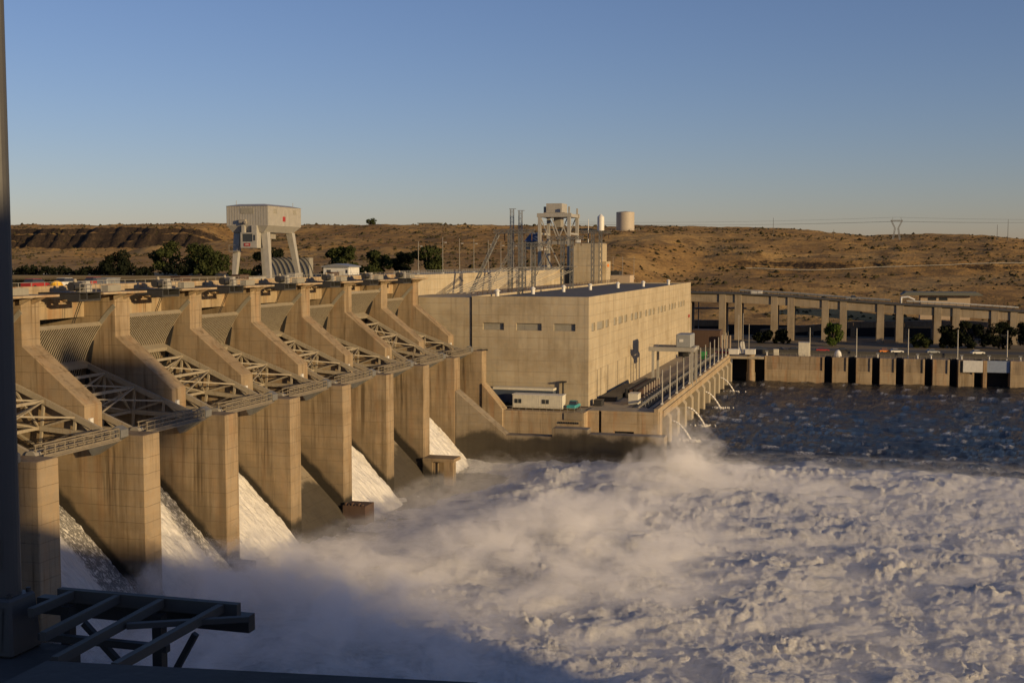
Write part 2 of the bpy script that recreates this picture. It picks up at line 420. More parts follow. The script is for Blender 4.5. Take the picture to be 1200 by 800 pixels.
# radial rows get denser near the eye so the waves keep an even size
dep = 1/np.linspace(1/46., 1/455., 640)
AA, RR = np.meshgrid(ang, dep, indexing='ij')
RX = RR*np.tan(AA*.8); RY = RR + 0*AA
front = 229 + 7*fbm(RX/30, RX*0+2.2, 3)*2 - 4*sstep(RX, 20, 90)
foam = 1 - sstep(RY + 9*fbm(RX/14, RY/9, 4), front-7, front+4)
foam = np.maximum(foam, (1-sstep(RX, -46, -30))*(1-sstep(RY, 238, 252)))
toe = np.exp(-((RX+66)/13.)**2)*(1-sstep(RY, 205, 222))
corner = np.exp(-(((RX+40)/20.)**2+((RY-206)/16.)**2))
mid = np.exp(-(((RX+42)/26.)**2+((RY-160)/48.)**2))
calmr = sstep(RX, -20, 35)
wx = RX + 3.2*fbm(RX/11+7, RY/11, 4); wy = RY + 3.2*fbm(RX/11, RY/11+5, 4)
b1 = fbm(wx/21, wy/17, 5, .5, True); b2 = fbm(wx/7.5+4, wy/6, 5, .55, True)
b3 = .55-1.1*np.abs(fbm(wx/2.6, wy/1.7+7, 4, .65)); b4 = .5-1.2*np.abs(fbm(wx/.9+2, wy/.7, 3, .6))
b5 = fbm(wx/2.0+9, wy/1.2, 4, .65)
hf = .5 + 1.15*b1*(1-.3*calmr) + .70*b2 + .28*b3 + .18*b4 + .24*b5 + .5*toe*(.2+b2)*(RY<140) + 1.0*corner*(.2+b1) + .8*mid*(.3+b1)
patch = sstep(fbm(wx/17+30, wy/9, 4), -.02, .30)
hf = hf + patch*(.72*fbm(wx/3.4+2, wy/2.6+8, 4, .55, True) + .50*fbm(wx/1.3, wy/1.1+4, 3, .6, True)) - .15
hf = hf - 2.4*np.exp(-(((RX+66)/9.)**2+((RY-208)/13.)**2))
hf = hf*(1-.45*toe*(RY>=140)) - 2.0*np.exp(-((RX+71)/9.)**2)*sstep(RY, 132, 150)*(1-sstep(RY,214,224)) + .7*np.exp(-((RY-front+9)/6.)**2)*(.4+fbm(RX/9, RY/9, 4))
w1 = fbm(RX/13+3, RY/4.2, 4, .55); w2 = fbm(RX/4.2, RY/1.9, 4, .6)
wv = .85*w1 + .75*w2 + .34*fbm(RX/1.5+5, RY/.9, 3, .65)
H = WZ + wv*(1-foam) + foam*hf
# keep the sheet down under the concrete
H = np.where((RX < -76), WZ - 1.2, H)
crest = sstep(.8*w2 + .6*w1 + .75*fbm(RX/2.8, RY/.9, 3), .30, .50)*sstep(fbm(RX/40+3, RY/16, 3), -.3, .1)
m = NT('river_water')
at = m.n('ShaderNodeAttribute', attribute_name='foam'); cp = m.n('ShaderNodeAttribute', attribute_name='crest')
X_, Y_, Z_ = m.xyz()
nA = m.noise(.55, 6, .65, m.mapped((1,1.6,.6)), .6); nB = m.noise(2.6, 5, .7, m.mapped((1,1.5,1)), .4)
wcol = m.ramp(m.noise(.05, 4), [(.35,(.010,.014,.019)), (.65,(.024,.029,.034))])
fs = m.math('MULTIPLY', at.outputs['Fac'], m.smooth(m.math('ADD', m.math('ADD', nA, m.math('MULTIPLY', nB, .45)), m.math('MULTIPLY', m.math('SUBTRACT', Z_, WZ), .11)), .40, .66))
fs = m.math('MAXIMUM', fs, m.math('MULTIPLY', cp.outputs['Fac'], m.smooth(nB, .45, .56)))
nC = m.noise(1.0, 6, .72, m.mapped((.5,1.0,.5)), 1.4)
nD = m.noise(1.0, 8, .78, m.mapped((1.3,3.0,1.3)), 2.4)
fcol = m.mix(m.smooth(nC, .32, .62), (.70,.69,.64), (.95,.935,.885))
fcol = m.mix(m.math('MULTIPLY', m.smooth(nD, .53, .64), .42), fcol, (.40,.40,.365))
under = m.mix(at.outputs['Fac'], wcol, (.40,.41,.41))
c = m.mix(fs, under, fcol)
rough = m.math('ADD', m.math('ADD', .08, m.math('MULTIPLY', m.smooth(m.noise(.045, 3, .6, m.mapped((1,2.2,1))), .4, .65), .22)), m.math('MULTIPLY', m.math('MAXIMUM', fs, m.math('MULTIPLY', at.outputs['Fac'], .8)), .75))
hb = m.math('ADD', m.math('MULTIPLY', nB, .7), m.math('MULTIPLY', m.noise(7., 4, .7), .45))
hw = m.math('ADD', m.noise(1.3, 6, .68, m.mapped((1,1.9,1)), .6), m.math('MULTIPLY', m.noise(5.5, 4), .4))
hmix = m.n('ShaderNodeMix'); m.l(at.outputs['Fac'], hmix.inputs[0]); m.l(hw, hmix.inputs[2]); m.l(hb, hmix.inputs[3])
nb_ = m.bump(hmix.outputs[0], .8, .55)
pb_ = m.bsdf(c, rough, normal=nb_, spec=.17)
tl_ = m.n('ShaderNodeBsdfTranslucent'); m.l(c, tl_.inputs[0]); m.l(nb_, tl_.inputs['Normal'])
ms_ = m.n('ShaderNodeMixShader'); m.l(m.math('MULTIPLY', m.math('MULTIPLY', at.outputs['Fac'], fs), .24), ms_.inputs[0]); m.l(pb_.outputs[0], ms_.inputs[1]); m.l(tl_.outputs[0], ms_.inputs[2]); m.l(ms_.outputs[0], m.out.inputs['Surface'])
river = grid_mesh('river', RX, RY, H, m.m, {'foam': foam, 'crest': crest*(1-foam)}); tag(river, kind='structure')
m = NT('calm_water'); m.bsdf((.010,.014,.014), .03, normal=m.bump(m.noise(.8,3,.5),.10,.1), spec=.5); M['calm'] = m.m
# plain sheets beyond what the detailed one covers
m = NT('open_water'); m.bsdf(m.ramp(m.noise(.05,4),[(.3,(.012,.017,.024)),(.7,(.022,.028,.034))]), .12, normal=m.bump(m.noise(.6,5,.6),.8,.6), spec=.5); M['water'] = m.m
tag(MB().add([(-76,-300,WZ-1.6),(1500,-300,WZ-1.6),(1500,470,WZ-1.6),(-76,470,WZ-1.6)],[(0,1,2,3)]).build('water', M['water']), kind='structure')
tag(MB().add([(-2600,-300,-8.6),(-112,-300,-8.6),(-112,480,-8.6),(-2600,480,-8.6)],[(0,1,2,3)]).build('water', M['calm']), kind='structure')

# ------------------------------------------------------------------ spillway
YK = lambda k: 96.8 + 17.9*k
TP = 3.2; TRX, TRZ = -78.4, -19.7
ORD = 'first second third fourth fifth sixth seventh eighth ninth tenth eleventh twelfth thirteenth fourteenth fifteenth sixteenth'.split()
chute_pts = [(-113,-30),(-104,-26),(-100,-24.3),(-97,-23.7),(-94,-24.0),(-91,-25.1),(-88,-26.9),(-85,-29.4),(-82,-32.2),(-79,-35.2),(-76,-38.2),(-73,-41.5),(-70,-44.5)]
def make_pier():
    y = YK(0)
    t = thing('spillway_pier', 'pier', 'pier', (TRX, y, TRZ), 'spillway piers')
    MB().prism([(-112,-46),(-75,-46),(-75,-19.5),(-82.4,-19.5),(-82.4,-16.4),(-90.4,-9.9),(-90.4,-4.75),(-112,-4.75)], y, y+TP).build('body', M['pier'], t, bevel=.09)
    b = MB()        # bracketed hoist platform on top of the column
    b.box(-94.7, -88.6, y-5, y+4.4, -4.40, -4.15)
    for k in range(5):
        yy = y-4.6+k*2.1
        b.prism([(-90.35,-5.2),(-88.7,-4.41),(-90.35,-4.41)] if 0 <= yy-y+.5 and yy-y < 3.2 else [(-94.6,-5.4),(-88.7,-4.41),(-94.6,-4.41)], yy, yy+.45)
    b.box(-94.6, -93.8, y-5, y-.02, -5.25, -4.41)
    b.build('hoist_platform', M['dam'], t)
    f = MB()
    f.box(-91.6,-90.6, y-1.2, y+1.6, -4.14, -3.35)
    f.build('equipment_box', M['louver'], t)
    # trunnion girder block on the side of the pier, tilted along the gate thrust
    a = math.radians(32); ux, uz = math.cos(a), math.sin(a)
    def tb(y0, y1):
        P = [(TRX+ux*s-uz*r*-1*0 + (-uz)*r, TRZ+uz*s+ux*r) for s, r in ((-3.0,-.60),(1.3,-.70),(1.75,0),(1.3,.74),(-3.0,.50))]
        return MB().prism(P, y0, y1)
    q = tb(y-1.4, y+.05); q.build('trunnion_block', M['tower'], t)
    MB().tube((TRX+.5,y-1.42,TRZ+.35),(TRX+.5,y-1.55,TRZ+.35),.55,.55,18).build('trunnion_hub', M['rail'], t)
    g = MB()        # curved rubbing plate for the gate edge
    for k in range(9):
        a0 = math.radians(36+k*1.4); a1 = math.radians(36+(k+1)*1.4)
        g.beam((TRX-18.3*math.cos(a0), y-.03, TRZ+18.3*math.sin(a0)), (TRX-18.3*math.cos(a1), y-.03, TRZ+18.3*math.sin(a1)), .08, .55, up=(math.cos(a0),0,-math.sin(a0)))
    g.build('guide_plate', M['louver'], t)
    MB().box(-82.38,-82.1, y+.5, y+1.1, -18.6, -17.9).build('floodlight', M['white'], t)
    return t
pier0 = make_pier(); piers = [pier0]
for k in range(1, 9):
    p = copy_tree(pier0); p.location = (TRX, YK(k), TRZ); piers.append(p)
desc = ['half hidden by the dark lamp post', 'with its long ramp beside the lamp post', 'with its upper half in deep shadow', 'directly below the left leg of the gantry crane', 'with a dark steel box at its foot',
        'with water spilling on its left side only', 'with an open concrete chamber at its foot', 'standing against the stepped training wall', 'joined to the powerhouse corner']
for k, p in enumerate(piers): p['label'] = f'{ORD[k]} spillway pier from the left, {desc[k]}'
# special feet of some piers
def foot(k, name, b, mat, label=None):
    t = piers[k]; L = t['_o']; t['_o'] = (TRX, YK(k), TRZ)
    o = b.build(name, mat, t); t['_o'] = L
    return o
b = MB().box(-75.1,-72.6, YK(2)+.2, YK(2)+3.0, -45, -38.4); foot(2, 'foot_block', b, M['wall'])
b = MB().box(-74.98,-71.3, YK(4)-.5, YK(4)+TP-.1, -45, -37.9)
for i in range(6): b.box(-74.7+i*.55,-74.5+i*.55, YK(4)-.4, YK(4)+.2, -37.9, -37.5-.2*(i%2))
foot(4, 'steel_box', b, M['rust'])
y = YK(6); b = MB()
b.box(-74.98,-69.9, y+TP-.9, y+TP, -46, -36.9); b.box(-70.9,-69.2, y-.6, y-.0, -46, -36.9); b.box(-74.98,-73.2, y-.6, y-.0, -46, -36.9)
b.box(-74.98,-69.0, y-.7, y+TP+.1, -36.89, -36.3); b.box(-73.3,-72.9, y, y+TP-.95, -46, -36.9)
foot(6, 'open_chamber', b, M['pier'])

# gates, built about the trunnion axis (local origin), closed position
def make_gate():
    t = thing('spillway_gate', 'gate', 'gate', (0,0,0), 'spillway gates')
    R = 18.4; HW = 7.25; A = lambda d: math.radians(d)
    P = lambda r, d, y: (-r*math.cos(A(d)), y, r*math.sin(A(d)))
    s = MB(); n = 22; A0, A1 = -14, 37.6
    for k in range(n+1):
        d = A0+(A1-A0)*k/n
        for r in (R, R+.14):
            for yy in (-HW, HW): s.v.append(P(r, d, yy))
    for k in range(n):
        i = k*4; j = i+4
        s.f += [(i,i+1,j+1,j),(i+2,j+2,j+3,i+3),(i,j,j+2,i+2),(i+1,i+3,j+3,j+1)]
    s.f += [(0,2,3,1),(n*4,n*4+1,n*4+3,n*4+2)]
    sk = s.build('skin_plate', M['skin'], t)
    rb = MB(); wb = MB(); nr = 31
    for q in range(nr+1):
        yy = -HW+.12+(2*HW-.24)*q/nr
        for k in range(14):
            d0 = A0+(A1-A0)*k/14; d1 = A0+(A1-A0)*(k+1)/14
            rb.beam(P(R-.45,d0,yy), P(R-.45,d1,yy), .19, .05, up=P(1,d0,0)); wb.beam(P(R-.21,d0,yy), P(R-.21,d1,yy), .03, .42, up=P(1,d0,0))
    rb.build('ribs', M['steel'], sk); wb.build('rib_webs', M['skin'], sk)
    gd = MB().beam(P(R-.2,37.8,-HW), P(R-.2,37.8,HW), .14, .62, up=P(1,37.8,0)); gd.build('top_flange', M['steel'], t)
    for d in (20, 1):
        MB().beam(P(17.35,d,-7.1), P(17.35,d,7.1), .55, 1.25, up=P(1,d,0)).build('girder', M['steel'], t)
    up, lo = 20., 1.
    for sgn in (-1, 1):
        y1 = sgn*6.55; y0 = sgn*6.75
        def J(r, d): return P(r, d, y0+(y1-y0)*r/17)
        f = MB()
        f.beam(J(.5,up), J(17,up), .42, .62); f.beam(J(.5,lo), J(17,lo), .42, .55); 
        f.beam(J(.4,-13), J(16.8,-13), .40, .5)
        js = [5.2, 9.6, 14.2]
        for r in js: f.beam(J(r,up), J(r,-13), .26, .30)
        pts = [J(2.5,lo), J(5.2,up), J(9.6,lo), J(14.2,up), J(16.8,lo)]
        for a, b in zip(pts[:-1], pts[1:]): f.beam(a, b, .2, .24)
        pts = [J(5.2,lo), J(9.6,-13), J(14.2,lo)]
        for a, b in zip(pts[:-1], pts[1:]): f.beam(a, b, .17, .2)
        f.beam(J(9.6,up), J(14.2,lo), .17, .2); f.beam(J(5.2,up), J(9.6,lo)if 0 else J(9.6,up), .17, .2)
        arm = f.build('arm', M['steel'], t)
        MB().tube((0,sgn*6.2,0),(0,sgn*7.2,0),.62,.62,16).build('bearing', M['rail'], arm)
        MB().beam(P(18.0,30,sgn*7.22), P(18.0,-12,sgn*7.22), .1, .5).build('side_seal', M['black'], t)
    x = MB()
    for r in (9.6, 14.2):
        for d in (up, lo): x.beam(P(r,d,-6.6), P(r,d,6.6), .28, .34)
    for d in (up, -13.):
        for r0, r1 in ((5.2,9.6),(9.6,14.2)):
            x.beam(P(r0,d,-6.6), P(r1,d,6.6), .15, .18); x.beam(P(r0,d,6.6), P(r1,d,-6.6), .15, .18)
    for r in (9.6,14.2):
        x.beam(P(r,up,-6.6), P(r,lo,6.6), .14); x.beam(P(r,lo,-6.6), P(r,up,6.6), .14)
        x.beam(P(r,lo,-6.6), P(r,up,-6.6+3.3), .14); x.beam(P(r,lo,6.6), P(r,up,6.6-3.3), .14)
    x.build('bracing', M['steel'], t)
    return t
gate = make_gate()
lift = [3, 1.0, 4.4, 0, 3.6, -.2, 9.0, 0]
gl = ['mostly hidden behind the lamp post, arms in sunlight', 'with its arms lost in black shadow', 'raised a little, ribs and arms brightly lit', 'closed above a dry chute', 'raised, above a bright fan of falling water',
      'closed between two lit piers, nearly edge on', 'raised highest, smooth lit face under the hoist platforms', 'closed, next to the powerhouse']
for k in range(8):
    g = gate if k == 0 else copy_tree(gate)
    g.location = (TRX, YK(k)+TP+7.35, TRZ); g.rotation_euler = (0, math.radians(lift[k]), 0)
    g['label'] = f'{ORD[k]} ribbed gate from the left, {gl[k]}'

# walkways along the trunnions
def make_catwalk():
    y0 = YK(0)+TP+.25; y1 = YK(1)-1.75
    t = thing('catwalk', 'catwalk', 'catwalk', (-77.45, y0, -19.4), 'steel catwalks across the spillway')
    b = MB()
    for x in (-78.0, -76.9): b.box(x-.07, x+.07, y0, y1, -19.92, -19.6)
    for k in range(9): b.box(-77.92,-76.98, y0+.4+k*1.4, y0+.55+k*1.4, -19.85,-19.68)
    b.build('beam', M['walk'], t)
    MB().box(-77.92,-76.98, y0+.02, y1-.02, -19.66,-19.58).build('grating', M['walk'], t)
    for x in (-78.0,-76.9):
        r = MB()
        for k in range(9): r.box(x-.035, x+.035, y0+.15+k*1.56, y0+.25+k*1.56, -19.6, -18.5)
        r.box(x-.05,x+.05,y0,y1,-18.6,-18.46); r.box(x-.04,x+.04,y0,y1,-19.06,-18.96)
        r.box(x-.02,x+.02,y0,y1,-19.6,-19.42)
        r.build('railing', M['walk'], t)
    c = MB().tube((-76.7,y0,-19.8),(-76.7,y1,-19.8),.09,.09,8); c.build('pipe', M['walk'], t)
    return t
cw = make_catwalk()
for k in range(-1, 8):
    c = cw if k == -1 else copy_tree(cw)
    c.location = (-77.45, YK(k)+TP+.25, -19.4)
    nm = 'leading in from behind the lamp post' if k < 0 else ['between the two piers nearest the lamp post','crossing the black shadow','below the brightly lit raised gate','below the gate with the dry chute','above the brightest white fan of water','above the steel box foot and the next pier','above the open concrete chamber','ending at the powerhouse side pier'][min(k,7)]
    c['label'] = f'tan steel catwalk with railings {nm}'

# chutes, falling water
for k in range(0, 8):
    y0 = YK(k)+TP; y1 = YK(k+1)
    pr = chute_pts + [(-70,-46),(-113,-46)]
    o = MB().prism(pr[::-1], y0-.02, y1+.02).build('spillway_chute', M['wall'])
    tag(o, [None,None,None,'dry dark concrete spillway chute below the fourth gate',None,'dry dark concrete spillway chute below the sixth gate',None,'dry dark concrete chute beside the powerhouse'][k] or f'concrete spillway chute under the {ORD[k]} stream of falling water', 'chute', 'spillway chutes')
m = NT('falling_water'); X_, Y_, Z_ = m.xyz()
st = m.noise(1., 5, .7, m.mapped((.55,3.2,.55)), .5); st2 = m.noise(1., 5, .7, m.mapped((.9,1.2,.9)), 1.0); dots = m.noise(4.2, 4, .75, m.mapped((.45,1.3,.45)))
ed = m.n('ShaderNodeAttribute', attribute_name='edge')
c = m.ramp(st, [(.30,(.62,.60,.55)), (.68,(.84,.81,.74))])
brk = m.smooth(m.math('ADD', m.math('MULTIPLY', ed.outputs['Fac'], .64), m.math('ADD', m.math('MULTIPLY', m.math('SUBTRACT', st2, .5), .7), m.math('MULTIPLY', m.math('SUBTRACT', dots, .5), 1.9))), .38, .60)
c = m.mix(m.math('MULTIPLY', brk, .74), c, (.030,.027,.021))
m.bsdf(c, .55, normal=m.bump(m.math('ADD', st, m.math('MULTIPLY', dots, .6)), 1.0, .35), spec=.3); M['fall'] = m.m
cx = np.array([p[0] for p in chute_pts]); cz = np.array([p[1] for p in chute_pts])
for k in (0,1,2,4,6):
    y0 = YK(k)+TP+.05; y1 = YK(k+1)-.05
    xx = np.linspace(-95.5,-70.5,115); yy = np.linspace(y0,y1,64)
    GX, GY = np.meshgrid(xx, yy, indexing='ij')
    u_ = (GY-(y0+y1)/2)/7.3; e0 = {0:.32,1:.48,2:.88,4:.90,6:.45}[k]
    edge = np.maximum(sstep(u_ + .14*fbm(GX/3, GY/1.5, 3), e0-.12, e0+.22), sstep(-u_ + .1*fbm(GX/3, GY/1.5, 3), .86, 1.02))*sstep(GX, -92, -86)
    if k == 6: edge = edge*.75
    th = (.95 + .55*fbm(GX/2.6, GY/1.0, 4, .6)*sstep(GX,-93,-86))*(1-.45*edge) + (.55*np.abs(fbm(GX/.9, GY/.6, 3))*edge)
    th = th + {0:.1,1:.5,2:.1,4:.35,6:2.3*float(1)}[k]*sstep(GX,-92,-84)*(1-.55*edge)
    GZ = np.interp(GX, cx, cz) + th*1.25
    o = grid_mesh('water', GX, GY, GZ, M['fall'], {'edge': edge*(.92 if k in (0,1) else .6)}); tag(o, kind='structure')

# ------------------------------------------------------------------ crest of the dam
t = thing('dam_crest', 'long tan concrete dam crest with parapet above the spillway gates', 'dam crest', (-100,180,-4))
b = MB().box(-113.5, -94.7, 60, 246, -4.74, -4.3); b.build('bridge_deck', M['dam'], t)
MB().box(-95.2, -94.72, 60, 246, -4.3, -3.35).build('parapet', M['dam'], t)
for k in range(-1, 8):
    y0 = YK(k)+TP+.01; y1 = YK(k+1)-.01
    MB().box(-97.0,-94.73, y0, y1, -5.45, -4.31).build('fascia_beam', M['dam'], t)
    MB().box(-97.5,-95.05, y0, y1, -7.45, -5.452).build('spandrel_wall', M['dam'], t)
r = MB()
for yy in np.arange(60, 246, 2.4): r.box(-94.98,-94.92, yy, yy+.06, -3.35, -2.85)
for z in (-2.9,): r.box(-94.97,-94.93, 60, 246, z, z+.05)
r.build('railing', M['rail'], t)
# hoists hanging beside each pier head
def make_hoist():
    y = YK(1)
    t = thing('gate_hoist', 'hoist', 'hoist', (-90, y-7, -4.1), 'gate hoists on the dam crest')
    b = MB(); y0, y1 = y-9.4, y-5.05
    for yy in (y0, y0+1.4, y1-.3): b.box(-94.6,-88.9, yy, yy+.2, -4.9, -4.2)
    b.box(-90.6,-89.0, y0, y1, -5.15,-4.9); b.box(-94.6,-88.7, y0, y1, -4.15,-4.05)
    b.build('support_frame', M['darksteel'], t)
    d = MB().tube((-90.4,y0+.5,-3.35),(-90.4,y0+2.3,-3.35),.55,.55,14); d.build('drum', M['darksteel'], t)
    e = MB().box(-91.2,-89.7, y0+2.5, y0+3.3, -4.05,-2.75); e.box(-90.9,-90.0,y0+3.4,y0+4.1,-4.05,-3.2); e.build('motor', M['crane'], t)
    e = MB().tube((-90.4,y0+1.3,-2.8),(-90.4,y0+1.3,-2.45),.25,.18,8).box(-90.6,-90.2,y0+1.1,y0+1.5,-3.0,-2.8); e.build('brake', M['steel'], t)
    h = MB()
    for k in range(5): h.box(-88.85,-88.78,y0+k*1.05,y0+.06+k*1.05,-4.05,-3.0)
    h.box(-88.85,-88.78,y0,y1,-3.05,-2.98); h.box(-88.85,-88.78,y0,y1,-3.55,-3.5); h.build('railing', M['rail'], t)
    c = MB()
    for yy in (y1-.9, y1-.5): c.beam((-91.3,yy,-5.1),(-95.2,yy+1.2,-12.2),.07)
    c.build('cable', M['darksteel'], t)
    return t
hoist = make_hoist()
hn = ['first','second','third','fourth','fifth','sixth','seventh','eighth']
for k in range(1, 9):
    h = hoist if k == 1 else copy_tree(hoist)
    h.location = (-90, YK(k)-7, -4.1)
    h['label'] = f'dark gate hoist machinery on bracket at the {ORD[k]} pier head from the left'
# clutter standing on the crest road
def crate(name, label, cat, x, y, z, sx, sy, sz, mat, group=None):
    t = thing(name, label, cat, (x,y,z), group)
    MB().box(x-sx/2,x+sx/2,y-sy/2,y+sy/2,z,z+sz).build('body', mat, t, bevel=.06)
    b = MB()
    b.box(x-sx/2-.05,x+sx/2+.05,y-sy/2-.05,y+sy/2+.05,z+sz+.002,z+sz+.12); b.build('lid', mat, t)
    return t
for i,(px_y, mt, nm) in enumerate(((106,'galv','grey'),(140,'galv','pale grey'),(158,'rust','rusty red'),(176,'rust','brown'),(196,'crane','beige'),(212,'rust','dark brown'))):
    crate('equipment_cabinet', f'{nm} equipment cabinet on the dam crest near the {["lamp post side","first shaded gate","third pier head","fourth pier head","crane legs","powerhouse end"][i]}', 'cabinet', -96.4, px_y, -4.3, 1.6, 3.0, 1.6, M[mt], 'equipment cabinets on the dam crest')
o = MB(); t = thing('traffic_drum', 'yellow round-topped hood on the dam crest near the lamp post', 'hood', (-96.2,131,-3.5))
q = MB()
for k in range(5):
    a0 = k*PI/10; a1 = (k+1)*PI/10
    q.tube((-97.5,130.5,-3.75+.95*math.sin(a0)),(-97.5,130.5,-3.75+.95*math.sin(a1)),.8*math.cos(a0)+.02,1.0*math.cos(a1)+.02,14)
q.build('dome', M['yellow'], t); MB().box(-98.4,-96.6,129.6,131.4,-4.3,-3.7).build('base', M['rail'], t)

# vehicles ------------------------------------------------------------
def car(name, label, x, y, z, rz, mat, kind='car', group=None):
    t = thing(name, label, 'truck' if kind != 'car' else 'car', (0,0,0), group)
    if kind == 'car':
        body = MB().prism([(-2.2,.35),(2.2,.35),(2.25,.75),(1.3,.95),(-2.2,.98)], -.88, .88)
        cab = MB().frustum((-1.9,1.1,-.8,.8,.96),(-1.4,.3,-.66,.66,1.48))
    else:
        body = MB().prism([(-2.7,.45),(2.6,.45),(2.6,1.0),(1.5,1.12),(.6,1.15),(-2.7,1.15)], -.95, .95)
        cab = MB().frustum((-.9,1.4,-.88,.88,1.14),(-.7,.6,-.74,.74,1.85))
    body.build('body', mat, t, bevel=.08); cab.build('cabin', M['glass'], t, bevel=.05)
    tp = MB().box(-1.45 if kind=='car' else -.72, .32 if kind=='car' else .62, -.68 if kind=='car' else -.76, .68 if kind=='car' else .76, 1.482 if kind=='car' else 1.852, 1.53 if kind=='car' else 1.9); tp.build('roof', mat, t)
    for sx in (-1.4,1.4):
        for sy in (-.85,.85): MB().tube((sx,sy-.1,.33),(sx,sy+.1,.33),.33,.33,12).build('wheel', M['black'], t)
    t.location = (x,y,z); t.rotation_euler = (0,0,rz); return t
car('parked_car', 'red car parked on the dam crest beside the lamp post', -109.0, 141.5, -4.3, 1.57, M['red'])
car('parked_car', 'white car parked on the dam crest behind the red car', -109.5, 149.0, -4.3, 1.57, M['white'])
car('parked_car', 'second red car on the crest, beyond the white car', -110.0, 156.5, -4.3, 1.57, M['red'])

# gantry crane on the crest
t = thing('gantry_crane', 'big beige gantry crane with boxy machine house standing on the dam crest', 'crane', (-104,199.5,-3.3))
hs = MB().box(-108.2,-100, 192.9, 206.1, 5.9, 9.35)
hs.frustum((-107.4,-101.2,193.6,205.2,4.7),(-108.2,-100,192.9,206.1,5.9)); hs.build('machine_house', M['crane'], t)
MB().frustum((-108.35,-99.85,192.75,206.25,9.352),(-106.5,-101.5,194.5,204.5,9.75)).build('roof', M['crane'], t)
sg = MB()
for i in range(16): sg.box(-108.1+i*.52,-108.06+i*.52,192.87,192.9,6,9.3)
for i in range(26): sg.box(-99.998,-99.97,193.1+i*.51,193.14+i*.51,6,9.3)
sg.build('panel_seams', M['rail'], t)
for p in ((-105.4,-102.8,192.84,192.9,8.0,9.0),): MB().box(*p).build('louvre', M['louver'], t)
for yy in (195.1, 202.8): MB().box(-99.998,-99.93, yy, yy+1.2, 8.1, 8.9).build('louvre', M['louver'], t)
MB().box(-99.998,-99.94, 198.6, 199.6, 6.7, 7.6).build('red_sign', M['red'], t)
MB().box(-105.4,-104.2,192.2,192.9,6.35,6.95).box(-104.3,-103.9,192.0,192.6,6.2,6.6).build('floodlight', M['rail'], t)
for (xt,yt,xb,yb,nm) in ((-106.8,194.6,-107.2,193.6,0),(-101.4,194.6,-100.3,193.8,0),(-106.8,204.4,-107.2,205.4,0),(-101.4,204.4,-100.4,206.0,0)):
    MB().frustum((xb-.36,xb+.36,yb-.35,yb+.35,-4.1),(xt-.62,xt+.62,yt-.6,yt+.6,4.75)).build('leg', M['crane'], t)
MB().box(-107.9,-106.2,193.0,194.9,1.2,1.35).box(-107.9,-107.84,193.0,193.06,1.35,2.4).box(-106.3,-106.24,193.0,193.06,1.35,2.4).box(-107.9,-106.24,193.0,193.06,2.4,2.46).build('landing', M['rail'], t)
for yy in (193.7,205.6): MB().box(-108.1,-99.4,yy-.5,yy+.5,-4.29,-3.9).build('bogie', M['rail'], t)
for xx in (-107.2,-100.3): MB().box(xx-.3,xx+.3,193.2,206,-3.9,-3.4).build('sill_beam', M['crane'], t)
c = MB().box(-105.2,-102.0,192.4,194.6,1.9,3.0); c.box(-105.2,-104.9,192.4,192.7,3.0,4.4).box(-102.9,-102.0,192.42,194.6,3.0,4.4); c.box(-105.2,-102,192.4,194.6,4.4,4.65)
c.box(-105.1,-104.5,192.6,194,4.65,5.9).box(-103.1,-102.1,192.6,194,4.65,5.9)
cb = c.build('operator_cab', M['crane'], t)
MB().box(-104.9,-102.9,192.5,194.5,3.0,4.4).build('window', M['glass'], cb)
MB().box(-102.6,-102.3,192.36,192.42,3.2,4.2).build('window', M['glass'], cb)
MB().box(-104.5,-103.3,192.33,192.4,2.2,2.75).build('red_sign', M['red'], cb)
MB().box(-104.3,-103.5,192.31,192.33,2.38,2.44).box(-104.2,-103.6,192.31,192.33,2.52,2.58).build('lettering', M['white'], cb)
MB().tube((-106.8,194,9.6),(-106.8,194,10.4),.04).tube((-100.6,204,9.6),(-100.6,204,10.3),.04).build('aerial', M['rail'], t)
MB().box(-103.4,-102.4,198.5,200.5,3.6,4.72).tube((-102.9,199.5,1.5),(-102.9,199.5,3.7),.05).build('hook_block', M['rail'], t)

# row of curved ribs behind the crane (trash rake storage)
t = thing('ribbed_cover', 'dark curved rib cover behind the gantry crane legs', 'cover', (-150,300,-6))
for k in range(8):
    x = -155+k*1.45; b = MB(); pts = []
    for i in range(8):
        a = i/7*1.35; pts.append((x+4.0*math.sin(a)*.9-.6, 300, -5.8+6.0*math.cos(1.35-a)/1.0 if 0 else -5.8+6.2*math.sin(min(1.57,(1-i/7)*1.5+.05))))
    b.path(pts, .13, 6); b.build('rib', M['darksteel'], t)
b = MB().box(-156,-143.5,300.6,303,-6.4,.2); b.build('body', M['louver'], t)
MB().box(-158,-142,296,306,-9,-6.3).build('base', M['dam'], t)

# control house on the far abutment
t = thing('control_house', 'small white house with grey roof and wide door beyond the dam crest', 'house', (-148,330,-6))
MB().box(-152,-143.9,328,336,-8,-2.6).build('wall', M['white'], t)
MB().prism([(-152.6,-2.58),(-143.4,-2.58),(-143.6,-2.2),(-148,-1.5),(-152.4,-2.2)], 327.5, 336.5).build('roof', M['galv'], t)
MB().box(-147.4,-145.3,327.9,328.01,-5.6,-3.6).build('door', M['offwhite'], t)
MB().box(-150.9,-149.6,327.93,328.01,-4.4,-3.3).build('window', M['glass'], t)
MB().box(-144.8,-144.2,327.93,328.01,-4.4,-3.3).build('window', M['glass'], t)
tag(MB().box(-240,-112,310,345,-9.2,-7.6).build('ground', M['lawn']), kind='structure')

